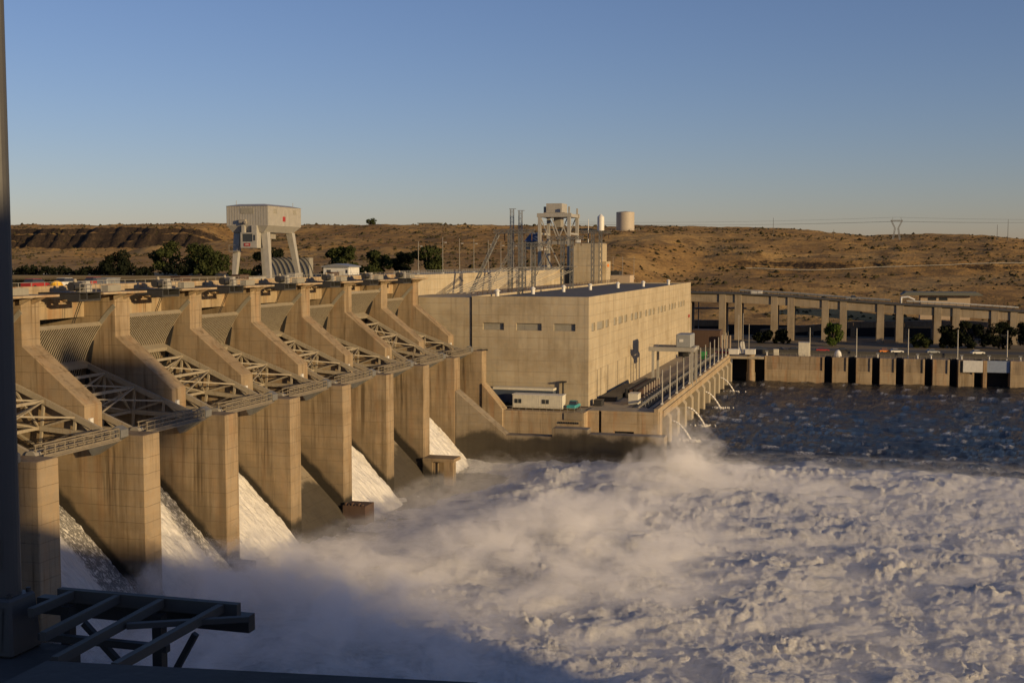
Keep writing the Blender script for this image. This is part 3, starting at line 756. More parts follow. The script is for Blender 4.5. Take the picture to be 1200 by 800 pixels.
# ------------------------------------------------------------------ powerhouse and intake wall
PX1, PX0, PY0, PY1, PZT, PZB = -54.2, -80.4, 250, 417, -8.35, -31.7
t = thing('powerhouse', 'long flat-roofed tan concrete powerhouse with a row of small square windows', 'powerhouse', (-67,330,-31))
# walls as slabs with real openings
def wall_openings_y(b, xo, xi, y0, y1, z0, z1, ops):     # wall in YZ plane between xi..xo
    zs = sorted({z0,z1,*[o[2] for o in ops],*[o[3] for o in ops]}); ysn = sorted({y0,y1,*[o[0] for o in ops],*[o[1] for o in ops]})
    for za, zb in zip(zs[:-1], zs[1:]):
        run = None
        for ya, yb in zip(ysn[:-1], ysn[1:]):
            hole = any(o[0] <= ya and yb <= o[1] and o[2] <= za and zb <= o[3] for o in ops)
            if hole:
                if run is not None: b.box(xi,xo,run,ya,za,zb); run = None
            elif run is None: run = ya
        if run is not None: b.box(xi,xo,run,y1,za,zb)
def wall_openings_x(b, yo, yi, x0, x1, z0, z1, ops):
    zs = sorted({z0,z1,*[o[2] for o in ops],*[o[3] for o in ops]}); xsn = sorted({x0,x1,*[o[0] for o in ops],*[o[1] for o in ops]})
    for za, zb in zip(zs[:-1], zs[1:]):
        run = None
        for xa, xb in zip(xsn[:-1], xsn[1:]):
            hole = any(o[0] <= xa and xb <= o[1] and o[2] <= za and zb <= o[3] for o in ops)
            if hole:
                if run is not None: b.box(run,xa,yo,yi,za,zb); run = None
            elif run is None: run = xa
        if run is not None: b.box(run,x1,yo,yi,za,zb)
winR = []
grp = [252.9]
yv = 252.9
spec = [(252.9,256.6),(258.8,266.2),(268.3,272.0),(278.0,281.6),(283.9,289.4),(291.8,295.4),(300.6,304),(306.2,311.2),(313.2,316.6),(322.2,325.6),(327.8,332.8),(335,338.4),(344.2,347.4),(349.4,354.2),(356.2,359.6),(365.4,368.6),(370.8,375.2),(377.2,380.6),(386.2,389.4),(391.2,396),(398,401.4)]
for a, c_ in spec: winR.append((a, c_, -15.75, -13.95))
winL = [(-77.9,-73.1,-15.55,-14.0),(-70.3,-64.6,-15.55,-14.0),(-61.9,-57.1,-15.55,-14.0)]
b = MB()
wall_openings_y(b, PX1, PX1-.6, PY0, PY1, PZB, PZT, winR)
wall_openings_x(b, PY0, PY0+.6, PX0, PX1-.6, PZB, PZT, winL)
b.box(PX0, PX0+.6, PY0+.6, PY1, -20, PZT); b.box(PX0+.6, PX1-.6, PY1-.6, PY1, PZB, PZT)
b.build('wall', M['powerhouse'], t)
r = MB().box(PX0+.6, PX1-.6, PY0+.6, PY1-.6, PZT-.75, PZT-.35); r.build('roof', M['roof'], t)
MB().box(PX0-.0,PX1+.06,PY0-.06,PY1+.05,PZT+.002,PZT+.1).build('coping', M['powerhouse'], t) if 0 else None
cp = MB(); cp.box(PX1-.62,PX1+.05,PY0-.05,PY1+.05,PZT+.003,PZT+.16); cp.box(PX0-.05,PX1-.625,PY0-.05,PY0+.62,PZT+.003,PZT+.16); cp.box(PX0-.05,PX0+.62,PY0+.625,PY1+.05,PZT+.003,PZT+.16)
cp.build('coping', M['powerhouse'], t)
for (a,c_,z0,z1) in winR: MB().box(PX1-.45,PX1-.3,a+.02,c_-.02,z0+.02,z1-.02).build('window', M['louver'], t)
for (a,c_,z0,z1) in winL: 
    wn = MB().box(a+.02,c_-.02,PY0+.45,PY0+.6,z0+.02,z1-.02).build('window', M['louver'], t)
for (x,yy) in ((-78.2,262),(-75.6,284),(-72.9,305),(-70.3,326),(-66.9,349),(-62.9,370),(-58.9,396)):
    MB().tube((x,yy,PZT-.35),(x,yy,PZT+.9),.48,.48,12).tube((x,yy,PZT+.9),(x,yy,PZT+1.0),.75,.75,12).tube((x,yy,PZT+1.0),(x,yy,PZT+1.45),.7,.25,12).build('roof_vent', M['white'], t, smooth=False)
MB().box(PX1+.003,PX1+.18,411,414,-20.2,-19.2).build('red_box', M['red'], t)
for yy in (259,263,271,283,294):
    MB().box(PX1+.003,PX1+.07,yy,yy+.1,-31,-24.5).build('conduit', M['darksteel'], t)
for x in (-78.2,-77.0): MB().box(x-.25,x+.25,PY0-.4,PY0-.003,-20.1,-19.8).build('wall_lamp', M['darksteel'], t)
MB().box(PX1-.9,PX1-.003,PY0-.02,PY0-.004,PZB,PZT).build('corner_pilaster', M['powerhouse'], t)
# gallery block left of it and transformer deck
t = thing('gallery_block', 'plain darker concrete block between the last spillway pier and the powerhouse', 'building', (-87,255,-20))
MB().box(-93.0,-80.75, 250.3, 270, -42, -8.55).build('wall', M['powerhouse'], t)
MB().box(-80.74,-80.42,250.5,252.3,-31,-8.6).build('joint', M['darksteel'], t)
t = thing('transformer_deck', 'narrow concrete deck behind the powerhouse roof with thin railing', 'deck', (-87,330,-9))
MB().box(-96.9,-80.46,270.01,425,-10,-8.7).build('slab', M['deck'], t)
MB().box(-96.9,-80.46,251.5,270,-8.54,-8.5).build('slab', M['deck'], t)
r = MB()
for yy in np.arange(252,424,4.): r.box(-81.1,-81.0,yy,yy+.1,-8.49,-7.4)
r.box(-81.1,-81.0,252,424,-7.45,-7.36).box(-81.1,-81.0,252,424,-7.95,-7.88)
r.build('railing', M['rust'], t)
t = thing('intake_wall', 'pale concrete intake wall with railing and tall lamp poles behind the powerhouse', 'wall', (-98,330,-6))
MB().box(-112,-96.95,246.1,436,-14,-3.75).build('body', M['powerhouse'], t)
r = MB()
for yy in np.arange(246.5,436,1.6): r.box(-97.3,-97.22,yy,yy+.1,-3.75,-2.75)
for z in (-2.8,-3.1,-3.4): r.box(-97.29,-97.23,246.2,436,z,z+.07)
r.build('railing', M['galv'], t)
def lamp_pole(label, x, y, z, h, group, r=.11, arm=True, mat='rail', cat='lamp pole', nm='lamp_pole'):
    t = thing(nm, label, cat, (x,y,z), group)
    MB().tube((x,y,z),(x,y,z+h),r,r*.6,8).build('pole', M[mat], t)
    MB().box(x-.25,x+.25,y-.25,y+.25,z,z+.35).build('base', M['white'], t)
    if arm:
        MB().box(x-.05,x+.9,y-.05,y+.05,z+h*.86,z+h*.86+.09).build('arm', M[mat], t)
        MB().box(x+.5,x+1.0,y-.14,y+.14,z+h*.86-.13,z+h*.86-.004).build('lamp_head', M['white'], t)
    return t
PO = [(261.5,7.4),(279,9.1),(292.3,9.0),(304.6,9.1),(317.8,9.0),(330.5,8.8),(344,8.8),(364,8.8),(381.3,8.9),(410,8.9),(442.7,8.9)]
lamp_pole('tall lamp pole before a dark round tree, at the spillway end of the intake wall', -99, PO[0][0]+5, -3.75, 7.8, 'lamp poles on the intake wall')
for i,(yy,h) in enumerate(PO[1:]): lamp_pole(f'{ORD[i+1]} tall lamp pole along the intake wall counting from the spillway', -99, yy+5, -3.75, h, 'lamp poles on the intake wall')

# takeoff towers: lattice portals with raking legs over the roof edge
def takeoff(label, x, y, top, rake=True):
    t = thing('takeoff_tower', label, 'lattice tower', (x,y,-8.7), 'lattice takeoff towers behind the powerhouse')
    MB().lattice((x-1.1,y,-8.7),(x-1.1,y,top),.95,9,.085).build('mast', M['tower'], t)
    MB().lattice((x+1.6,y,-8.7),(x+1.6,y,top),.95,9,.085).build('mast', M['tower'], t)
    MB().lattice((x-5.2,y,top-.3),(x+5.2,y,top-.3),.9,8,.085).build('crossarm', M['tower'], t)
    if rake:
        MB().lattice((x-4.2,y,top-1.0),(x-10.6,y-2,-8.4),.7,10,.085).build('raking_leg', M['tower'], t)
        b = MB()
        for k in range(3): b.beam((x-.8-k,y-.6,-2.5),(x-10.2-1.4*k,y-14,-8.2),.16); b.beam((x+2-k,y-.6,-3.5),(x-6-1.4*k,y-16,-8.2),.14)
        b.build('stays', M['rail'], t)
    b = MB()
    for dx in (-4.4,-2.5,2.5,4.4): b.tube((x+dx,y,top-.8),(x+dx,y,top-2.6),.16,.12,8)
    b.build('insulator', M['rust'], t)
    MB().box(x-3.2,x+3.2,y-.7,y+.7,-2.4,-2.2).build('platform', M['rail'], t)
    return t
takeoff('lattice takeoff tower with long raking leg, left of the white portal crane', -80.6, 285, 7.0)
takeoff('lattice takeoff tower standing under the white portal crane beam', -80.0, 338, 6.3)
takeoff('lattice takeoff tower rising beside the plain concrete elevator tower', -83.5, 396, 9.2, False)
takeoff('lattice takeoff tower between the first raking leg and the portal crane', -84.5, 312, 4.0)
# intake gantry crane (white portal)
t = thing('intake_crane', 'pale grey portal crane with box on top behind the powerhouse roof', 'crane', (-104,426,-3.7))
Y0_, Y1_ = 420., 433.
for (x,yy) in ((-109.3,Y0_),(-98.4,Y0_),(-109.3,Y1_),(-98.4,Y1_)):
    MB().box(x-.55,x+.55,yy-.55,yy+.55,-3.74,14.9).build('leg', M['crane'], t)
for yy in (Y0_, Y1_):
    MB().box(-110.2,-97.5,yy-.6,yy+.6,14.902,16.3).build('girder', M['crane'], t)
    MB().box(-108.7,-99.0,yy-.4,yy+.4,5.2,6.3).build('tie_beam', M['rail'], t)
    for a_, b_ in (((-108.8,14.6),(-105.6,6.5)),((-99,14.6),(-102.6,6.5)),((-104.8,14.7),(-101.5,6.6)),((-108.8,5.2),(-104.6,-3.4))): MB().beam((a_[0],yy,a_[1]),(b_[0],yy,b_[1]),.34).build('brace', M['crane'], t)
for x in (-109.3,-98.4):
    MB().box(x-.45,x+.45,Y0_+.6,Y1_-.6,14.95,16.1).build('end_tie', M['crane'], t)
    for z0_ in (-3.2, 3.0, 8.6): MB().box(x-.4,x+.4,Y0_+.56,Y1_-.56,z0_,z0_+.7).build('end_tie', M['crane'], t)
MB().box(-98.7,-98.1,Y0_-.4,Y0_+.2,16.31,18.6).box(-98.7,-98.1,Y1_-.3,Y1_+.3,16.31,18.4).build('mast_top', M['crane'], t)
MB().box(-107.4,-101.6,422,430.5,16.6,19.9).build('trolley_house', M['crane'], t)
MB().box(-108.6,-107.42,423,426,16.4,18.8).build('trolley_house', M['rail'], t)
MB().box(-108,-100.4,420.4,432.4,16.31,16.58).build('trolley_frame', M['rail'], t)
MB().box(-105.0,-102.4,423.6,428.4,11.4,16.3).build('hoist', M['rail'], t)
MB().tube((-103.6,426,7.5),(-103.6,426,11.0),.12).build('hoist_rope', M['darksteel'], t)
MB().box(-115.4,-109.9,419.4,421.6,5.5,5.8).build('platform', M['tower'], t)
cb = MB().box(-115.0,-110.4,422,428,3.4,6.2).build('operator_cab', M['crane'], t)
MB().frustum((-115.6,-109.95,421.4,428.6,6.202),(-113.6,-111.6,424,426,9.6)).build('roof', M['blueroof'], cb)
for a in ((-114.4,-113.0),(-112.6,-111.2)): MB().box(a[0],a[1],421.93,421.997,4.0,5.7).build('window', M['glass'], cb)
for a in ((423,425),(425.6,427.4)): MB().box(-110.397,-110.33,a[0],a[1],4.0,5.7).build('window', M['glass'], cb)
# elevator tower
t = thing('elevator_tower', 'plain tall concrete elevator tower behind the powerhouse roof', 'tower', (-85,420,-8))
MB().box(-93.4,-84.4,405,419,-9.9,5.2).build('body', M['powerhouse'], t)
MB().box(-93.1,-84.7,405.3,418.7,5.203,5.5).build('roof', M['roof'], t)
MB().box(-84.39,-83.0,411,419,-9.9,-1.0).build('lower_block', M['powerhouse'], t)
MB().box(-82.997,-82.9,413,416,-2.9,-1.9).build('orange_sign', M['orange'], t)
MB().tube((-89.6,412,5.5),(-89.6,412,13.8),.16,.1,8).build('antenna', M['white'], t)
MB().box(-92.4,-91.2,406,408,5.5,6.4).tube((-91.8,409,5.5),(-91.8,409,6.6),.5,.4,8).build('roof_unit', M['white'], t)
crate('transformer', 'low brown equipment shed beside the elevator tower', 'shed', -80.4, 428, -8.7, 7, 8, 2.6, M['siding_tan'])
crate('equipment_cabinet', 'dark steel cabinet right of the elevator tower', 'cabinet', -86, 441, -8.7, 5, 5, 4, M['darksteel'])
for i,(dx) in enumerate((0,3,6,9.5)): lamp_pole(f'{["first","second","third","fourth"][i]} thin lamp pole behind the elevator tower from left', -96+dx*1.3, 470, -8, 9, 'thin lamp poles behind the elevator tower', arm=False)

# ------------------------------------------------------------------ training walls and service deck
t = thing('training_wall', 'low concrete training wall at the end of the spillway, darker towards its foot', 'wall', (-60,223,-38))
y0, y1 = YK(7), YK(7)+TP
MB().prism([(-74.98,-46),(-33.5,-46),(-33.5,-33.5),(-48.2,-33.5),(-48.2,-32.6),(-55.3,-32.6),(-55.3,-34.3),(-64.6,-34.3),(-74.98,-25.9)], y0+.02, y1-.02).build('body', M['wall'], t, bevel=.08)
t = thing('service_deck', 'concrete service deck carrying the white trailer, with a dark arched opening below', 'deck', (-60,243,-32))
MB().prism([(-74.98,-42),(-70.4,-42),(-70.4,-31.6),(-74.98,-26.3)], YK(8)-.3, YK(8)+TP).build('ramp_wall', M['dam'], t, bevel=.06)
b = MB(); b.box(-70.39,-53.0,240.2,249.97,-42,-31.85)
wall_openings_x(b, 244, 245, -53.0, -38.2, -42, -31.75, [(-47.4,-43.2,-42,-35.9),(-50.7,-50.1,-42,-31.75)])
b.box(-53.0,-38.2,246.2,250,-42,-31.76)
b.build('wall', M['dam'], t)
MB().box(-47.4,-43.2,244.7,245.2,-42,-34.6).build('opening_back', M['black'], t)
b = MB().add([(-47.42,243.99,-35.9),(-47.42,243.99,-34.4),(-46.2,243.99,-34.4),(-47.42,245,-35.9),(-47.42,245,-34.4),(-46.2,245,-34.4)],[(0,1,2),(3,5,4)])
MB().box(-53.0,-38.2,243.98,250,-31.745,-31.70).build('slab', M['deck'], t)
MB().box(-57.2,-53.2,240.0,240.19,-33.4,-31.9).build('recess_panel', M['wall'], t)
b = MB()
for i in range(9): b.box(-58.3+i*.5,-58.1+i*.5,240.0,240.17,-34.2,-33.8)
b.build('vent_slots', M['black'], t)
r = MB()
for x in np.arange(-70,-53.4,1.5): r.box(x,x+.06,240.3,240.36,-31.85,-30.9)
r.box(-70,-53.4,240.3,240.36,-30.95,-30.89).build('railing', M['rail'], t)
tag(MB().box(-36,-33,246,249.5,-42,-33.2).build('mooring_post', M['white']), 'white concrete post standing in water at the corner of the tailrace deck', 'post') if 0 else None

# trailers and truck
t = thing('site_trailer', 'cream site trailer with two small dark windows on the service deck', 'trailer', (-63,245,-31.8))
MB().box(-69.0,-58.1,242.5,245.3,-31.5,-28.75).build('body', M['offwhite'], t, bevel=.05)
MB().box(-69.1,-58.0,242.4,245.4,-28.748,-28.6).build('roof', M['white'], t)
s = MB()
for i in range(22): s.box(-68.7+i*.5,-68.66+i*.5,242.47,242.497,-31.4,-28.8)
s.build('panel_seams', M['offwhite'], t)
for x in (-67.8,-61.8):
    wn = MB().box(x-.75,x+.75,242.43,242.496,-30.5,-29.6).build('window', M['glass'], t)
    MB().box(x-.03,x+.03,242.40,242.428,-30.5,-29.6).build('frame', M['offwhite'], wn)
for x in (-66,-60.6): MB().tube((x,242.7,-31.4),(x,245.1,-31.4),.42,.42,12).build('wheel', M['black'], t)
t = thing('box_trailer', 'dark box trailer with pale roof parked behind the cream trailer', 'trailer', (-70,248,-31.8))
MB().box(-74.5,-61.2,246.6,249.2,-31.2,-28.2).build('body', M['bluedoor'], t)
MB().box(-74.6,-61.1,246.5,249.3,-28.198,-27.7).build('roof', M['offwhite'], t)
for x in (-72.5,-71.3): MB().tube((x,246.4,-31.3),(x,249.3,-31.3),.5,.5,12).build('wheel', M['black'], t)
car('truck', 'small teal truck parked at the right end of the cream trailer', -56.4, 245.5, -31.84, 1.57, M['teal'], 'truck')
t = thing('vent_stack', 'thin dark vent pipe with flat cap behind the cream trailer', 'vent pipe', (-60,249,-31.8))
MB().tube((-59.6,249.3,-31.8),(-59.6,249.3,-26.6),.22,.22,10).build('pipe', M['darksteel'], t); MB().box(-60.3,-58.9,248.7,249.8,-26.6,-26.3).build('cap', M['darksteel'], t)

# tailrace deck
t = thing('tailrace_deck', 'long concrete tailrace deck on piers beside the powerhouse', 'deck', (-46,320,-32))
EX = -38.2
MB().box(PX1+.003, EX, 250.01, 392, -32.9, -31.7).build('slab', M['deck'], t)
MB().box(EX-.8, EX, 244, 392, -31.69, -31.0).build('curb', M['dam'], t)
MB().box(EX+.002, EX+.35, 250.02, 392, -33.4, -32.0).build('fascia_beam', M['dam'], t)
for i in range(12):
    yy = 254+i*12.2
    b = MB().prism([(-53,-42),(EX+1.0,-42),(EX+1.0,-34.0),(EX+.1,-32.92),(-53,-32.92)], yy, yy+3.4); b.build('pier', M['deck'], t, bevel=.06)
    MB().prism([(-53,-42),(EX-.9,-42),(EX-.9,-33.6),(-53,-33.6)], yy+6.2, yy+7.6).build('pier', M['lock'], t)
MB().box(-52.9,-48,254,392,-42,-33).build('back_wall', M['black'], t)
for i,x in enumerate((-44.6,-43.4,-41.4,-40.2)):
    MB().box(x-.12,x+.12,250.5,391,-31.69,-31.45).build('crane_rail', M['rail'] if i%2 else M['black'], t)
MB().box(-43.1,-41.7,252,390,-31.69,-31.66).build('trench_cover', M['asphalt'], t)
for i in range(3):
    x = -42.9+i*.35
    MB().box(x,x+.1,252,390,-30.9+.25*i,-30.75+.25*i).build('pipe_rail', M['galv'], t)
r = MB()
for yy in np.arange(252,391,4.): r.box(-42.95,-42.85,yy,yy+.1,-31.69,-30.3); r.box(-42.2,-42.1,yy,yy+.1,-31.69,-30.3)
r.build('railing_posts', M['galv'], t)
for i in range(13):
    lamp_pole(f'{["first","second","third","fourth","fifth","sixth","seventh","eighth","ninth","tenth","eleventh","twelfth","thirteenth"][i]} pale lamp pole along the tailrace deck edge, counted from the spray', EX-.4, 252+i*11.05, -31.0, 7.4, 'lamp poles along the tailrace deck', r=.2, arm=False, mat='crane')
t = thing('stop_log_rack', 'rusty dark stop logs stacked in a rack on the tailrace deck', 'rack', (-48,290,-31.7))
for i in range(4):
    yy = 268; x = -49.6+i*1.05
    MB().box(x,x+.7,yy,yy+27,-31.69,-29.6-.2*(i%2)).build('stop_log', M['rust'] if i%2 else M['darksteel'], t)
b = MB()
for k in range(8): b.box(-45.3,-45.1,268.5+k*3.6,268.9+k*3.6,-31.69,-29.0)
b.build('post', M['tan'], t)
crate('equipment_cabinet', 'pair of pale cabinets at the near corner of the tailrace deck', 'cabinet', -45.5, 257.5, -31.7, 2.2, 3.4, 2.3, M['offwhite'])
crate('equipment_cabinet', 'dark hatch cover leaning at the near powerhouse corner', 'cabinet', -52.4, 252.5, -31.7, 1.8, 2.5, 1.2, M['darksteel'])
tag(crate('deck_hatch', 'long flat dark steel hatch on the deck along the powerhouse wall', 'hatch', -51.9, 275, -31.7, 3.6, 30, .9, M['darksteel']))
# deck crane
t = thing('deck_crane', 'grey portal crane with square grey machine box on the tailrace deck', 'crane', (-46,318,-31.7))
for x,yy in ((-48.1,298.4),(-48.1,306.4),(-38.3,298.4),(-38.3,306.4)):
    MB().box(x-.3,x+.3,yy-.35,yy+.35,-31.69,-23.2).build('leg', M['crane'], t)
for yy in (298.4,306.4): MB().box(-49.2,-37.6,yy-.5,yy+.5,-23.2,-22.2).build('girder', M['crane'], t)
for x in (-48.1,-38.3): MB().box(x-.4,x+.4,298.91,305.89,-23.1,-22.3).build('end_tie', M['crane'], t)
mb_ = MB().box(-42.3,-38.6,298.2,305.6,-22.18,-18.9).build('machine_box', M['graybox'], t, bevel=.15)
MB().box(-41.5,-40.5,298.12,298.197,-20.8,-20.1).build('placard', M['white'], mb_)
MB().box(-48,-42.4,298.1,298.9,-22.19,-22.1).build('walkway', M['rail'], t)
r = MB()
for x in np.arange(-49,-42.4,1.2): r.box(x,x+.06,298.0,298.06,-22.19,-21.5)
r.box(-49,-42.4,298.0,298.06,-21.55,-21.48).build('railing', M['rail'], t)
MB().box(-42,-39.5,300,304,-24.6,-23.15).tube((-40.8,302,-26.2),(-40.8,302,-24.6),.3,.3,8).build('hoist', M['darksteel'], t)
# small things at the far end of the deck
crate('container', 'dark red storage container beyond the tailrace deck', 'container', -50, 432, -31.6, 10, 9, 6, M['rust'])
for i in range(4): MB().box(-44.4+i*1.0,-44.0+i*1.0,425.5,426,-31.6,-27).build('timber_post', M['siding_tan']) and None
for i,o in enumerate([o for o in bpy.data.objects if o.name.startswith('timber_post')]): tag(o, 'short timber post in the row before the red container', 'post', 'timber posts before the red container')
car('truck', 'dark maroon pickup truck parked at the far end of the tailrace deck', -41, 397, -31.6, .1, M['maroon'], 'truck')
crate('generator', 'bright green generator box on the far tailrace deck', 'generator', -45, 380, -31.7, 1.6, 3, 2.2, M['green'])
crate('white_tank', 'white box on the deck corner above the near lock pier', 'box', -36.8, 392.6, -31, 3.2, 2.4, 1.6, M['white'])
crate('white_tank', 'white box on top of the round pier in the water', 'box', -31.6, 393.5, -31.0, 3.2, 2.4, 1.6, M['white'])
# water jets from the deck
for i,(yy,rr) in enumerate(((258.5,.24),(283,.26),(318,.24),(357,.22))):
    t = thing('water_jet', f'{["nearest","second","third","farthest"][i]} white water jet arching from the tailrace deck into the river', 'water jet', (EX,yy,-34.6), 'water jets below the tailrace deck')
    b = MB(); pts = []
    for k in range(9):
        s = k/8; pts.append((EX+.3+4.6*s, yy+.4*s, -35.2+.4*s-4.6*s*s))
    for k in range(8): b.tube(pts[k], pts[k+1], rr*(.55+.5*k/8), rr*(.55+.5*(k+1)/8), 8)
    b.build('stream', M['fall'], t, smooth=True)
    s = MB(); rg = np.random.default_rng(i)
    for k in range(60):
        a = rg.uniform(0,6.28); d = abs(rg.normal(0,1.0)); q = rg.uniform(.08,.28)
        s.frustum((EX+4.9+d*math.cos(a)*1.5-q,EX+4.9+d*math.cos(a)*1.5+q,yy+d*math.sin(a)-q,yy+d*math.sin(a)+q,WZ-.2),(EX+4.9+d*math.cos(a)*1.5-q*.3,EX+4.9+d*math.cos(a)*1.5+q*.3,yy+d*math.sin(a)-q*.3,yy+d*math.sin(a)+q*.3,WZ+.25+q*.5))
    s.build('splash', M['fall'], t, smooth=True)

# ------------------------------------------------------------------ fish ladder entrance wall across the tailrace
t = thing('slotted_river_wall', 'long stained concrete river wall with dark vertical slots across the tailrace', 'river wall', (20,395,-36))
slots = [(-8.3,-5.9),(-1.0,1.4),(6.3,8.6),(13.5,15.8),(22.1,24.4),(29.4,31.9),(36.6,39.1),(40.3,46.9)]
x = -27.0; b = MB()
edges = []
for a, c_ in slots: edges.append((x, a)); x = c_
edges.append((x, 130))
for (a, c_) in edges: b.box(a, c_, 393, 397.9, -43, -31.35)
b.build('body', M['lock'], t, bevel=.08)
b = MB()
for (a, c_) in edges:
    b.box(a+.12, c_-.12, 392.86, 392.998, -43, -35.7)
    for x in (a+.35, c_-.35): b.box(x-.25, x+.25, 392.7, 392.997, -35.7, -31.36)
b.build('plinth', M['dam'], t)
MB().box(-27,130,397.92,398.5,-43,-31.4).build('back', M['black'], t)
MB().box(36.7,43.0-.2+.2,392.4,392.84,-34.9,-31.4).box(33.0,36.6,392.4,392.69,-34.9,-31.4).build('white_gate', M['white'], t) if 0 else None
MB().box(33.3,39.0,392.3,392.66,-35.0,-31.4).build('white_gate', M['white'], t)
MB().box(40.35,46.85,393.2,393.5,-35.0,-31.4).build('blue_gate', M['blue'], t)
r = MB()
for x in np.arange(-26,130,1.8): r.box(x,x+.07,393.3,393.37,-31.35,-30.3)
for z in (-30.35,-30.8): r.box(-26,130,393.3,393.37,z,z+.06)
r.build('railing', M['rail'], t)
t = thing('round_pier', 'single rounded concrete pier standing in the water beside the slotted wall', 'pier', (-31.4,393,-40))
MB().tube((-31.4,393.4,-43),(-31.4,393.4,-31.1),1.25,1.25,16).build('shaft', M['lock'], t); MB().tube((-31.4,393.4,-43),(-31.4,393.4,-36.8),1.45,1.45,16).build('collar', M['lock'], t)
tag(MB().box(-37.9,-27.2,399.5,402,-43,-31.45).build('dark_wall', M['black']), 'dark recessed wall behind the rounded pier', 'wall')
tag(MB().box(-60,-27.2,392.02,399.4,-32.4,-31.6).box(-60,-38.3,392.02,399.4,-43,-32.41).build('deck_link', M['deck']), 'concrete deck joining the tailrace deck to the far bank', 'deck')
for i,x in enumerate((-13,1.5,17.2,31.9,46.3)):
    lamp_pole(f'{ORD[i]} pale lamp post along the slotted river wall from the left', x, 396.5, -31.35, 9.2, 'lamp posts along the slotted river wall', r=.22, arm=False, mat='crane')
for i,(x,h) in enumerate(((-36.2,13),(-34.8,13.5),(-32.8,10))): lamp_pole(f'{ORD[i]} thin mast behind the maroon truck from the left', x, 402, -31.6, h, 'thin masts behind the maroon truck', r=.13, arm=False, mat='crane')
crate('white_shed', 'pale square shed by the first lamp post on the slotted wall', 'shed', -14.8, 396.2, -31.35, 3.4, 3, 4.3, M['offwhite'])
crate('white_cabinet', 'small cream cabinet left of the pale square shed', 'cabinet', -23.6, 396.4, -31.35, 1.6, 1.2, 1.9, M['offwhite'])
t = thing('white_dome', 'small white rounded hood on the slotted wall near the round tree', 'hood', (-4.2,396,-31.35))
b = MB()
for k in range(5):
    a0=k*PI/10; a1=(k+1)*PI/10; b.tube((-4.2,396,-31.35+2.2*math.sin(a0)),(-4.2,396,-31.35+2.2*math.sin(a1)),1.2*math.cos(a0)+.03,1.2*math.cos(a1)+.03,14)
b.build('shell', M['white'], t); MB().box(-5.4,-3,395,397,-31.35,-31.2).build('base', M['rail'], t)
t = thing('white_dish', 'pale tilted sail-shaped hood beside the thin masts', 'hood', (-35.6,404,-31.5))
MB().frustum((-36.6,-34.0,403,405,-31.5),(-35.6,-34.6,403.6,404.4,-27.6)).build('shell', M['white'], t); MB().box(-36.7,-33.9,402.9,405.1,-31.6,-31.49).build('base', M['rail'], t)
cars = [(-23,415,'black','dark car parked behind the cream cabinet'),(-30,416,'bluedoor','dark blue car parked behind the thin masts'),(-18.5,417,'black','black car parked left of the pale square shed'),(-9.5,418,'red','red car parked right of the pale square shed'),(-2.5,418.5,'black','black car parked below the round green tree'),
        (11,419,'orange','orange service cart near the second lamp post of the slotted wall'),(14.5,419,'white','white car beside the orange service cart'),(26,420,'graybox','grey car between the third and fourth lamp posts'),(40,420,'white','white car right of the fourth lamp post')]
for i,(x,yy,mt,lb) in enumerate(cars): car('parked_car', lb, x, yy, -31.58, .05*i, M[mt], 'car', 'cars parked behind the slotted river wall')
for i,x in enumerate((8,20,24,33,41,50,-26.5)):
    t = thing('valve_stand', f'{ORD[i]} small white valve stand on the slotted wall', 'valve', (x,395,-31.35), 'valve stands on the slotted river wall')
    MB().tube((x,395,-31.35),(x,395,-30.2),.28,.2,8).build('stem', M['white'], t); MB().tube((x-.5,395,-30.1),(x+.5,395,-30.1),.26,.26,8).build('wheel', M['galv'], t)
tag(MB().box(-60,300,404.5,405.0,-31.6,-30.2).build('guard_wall', M['asphalt']), 'low grey guard wall behind the slotted river wall', 'wall')
tag(MB().box(-60,300,424,436,-31.596,-31.59).build('road', M['asphalt']), kind='structure')

# ------------------------------------------------------------------ viaduct flume
t = thing('fish_ladder_viaduct', 'long sloping concrete viaduct on square columns in front of the hills', 'viaduct', (0,472,-20))
vx = [-90,-59,-43,-23,-3.4,16.5,36,53.6,60,140]; vz = [-13.6,-14.0,-14.25,-15.2,-16.6,-17.8,-18.6,-19.6,-20.0,-25]
VZ = lambda x: float(np.interp(x, vx, vz))
colx = [-62.5,-49,-42.9,-29.1,-22.8,-10,-3.3,10.3,17.2,30.7,37.2,50.6,57.2,70.6]
xx = [-75]+[c_+1.3 for c_ in colx]+[140]
for a, c_ in zip([-80]+colx, colx+[139]):
    x0, x1 = a+1.32, c_-1.32
    MB().prism([(x0,VZ(x0)-2.9),(x1,VZ(x1)-2.9),(x1,VZ(x1)),(x0,VZ(x0))], 472.4, 474.2).build('girder', M['viaduct'], t)
    MB().prism([(x0,VZ(x0)-2.9),(x1,VZ(x1)-2.9),(x1,VZ(x1)),(x0,VZ(x0))], 481.4, 482.6).build('girder', M['viaduct'], t)
for x in colx:
    MB().box(x-1.3,x+1.3,472,474.6,-32,VZ(x)+.3).build('column', M['viaduct'], t, bevel=.05)
    MB().box(x-1.3,x+1.3,481,483.2,-32,VZ(x)+.3).build('column', M['viaduct'], t)
b = MB()
for a, c_ in zip(vx[:-1], vx[1:]): b.prism([(a,VZ(a)+.32),(c_,VZ(c_)+.32),(c_,VZ(c_)+.85),(a,VZ(a)+.85)], 471.7, 484)
b.build('deck', M['asphalt'], t)
r = MB()
for x in np.arange(-88,138,2.5): r.box(x,x+.12,471.75,471.85,VZ(x)+.8,VZ(x)+2.1)
for a, c_ in zip(vx[:-1], vx[1:]):
    for dz in (1.2,1.65,2.1): r.beam((a,471.8,VZ(a)+dz),(c_,471.8,VZ(c_)+dz),.10)
r.build('railing', M['darksteel'], t)
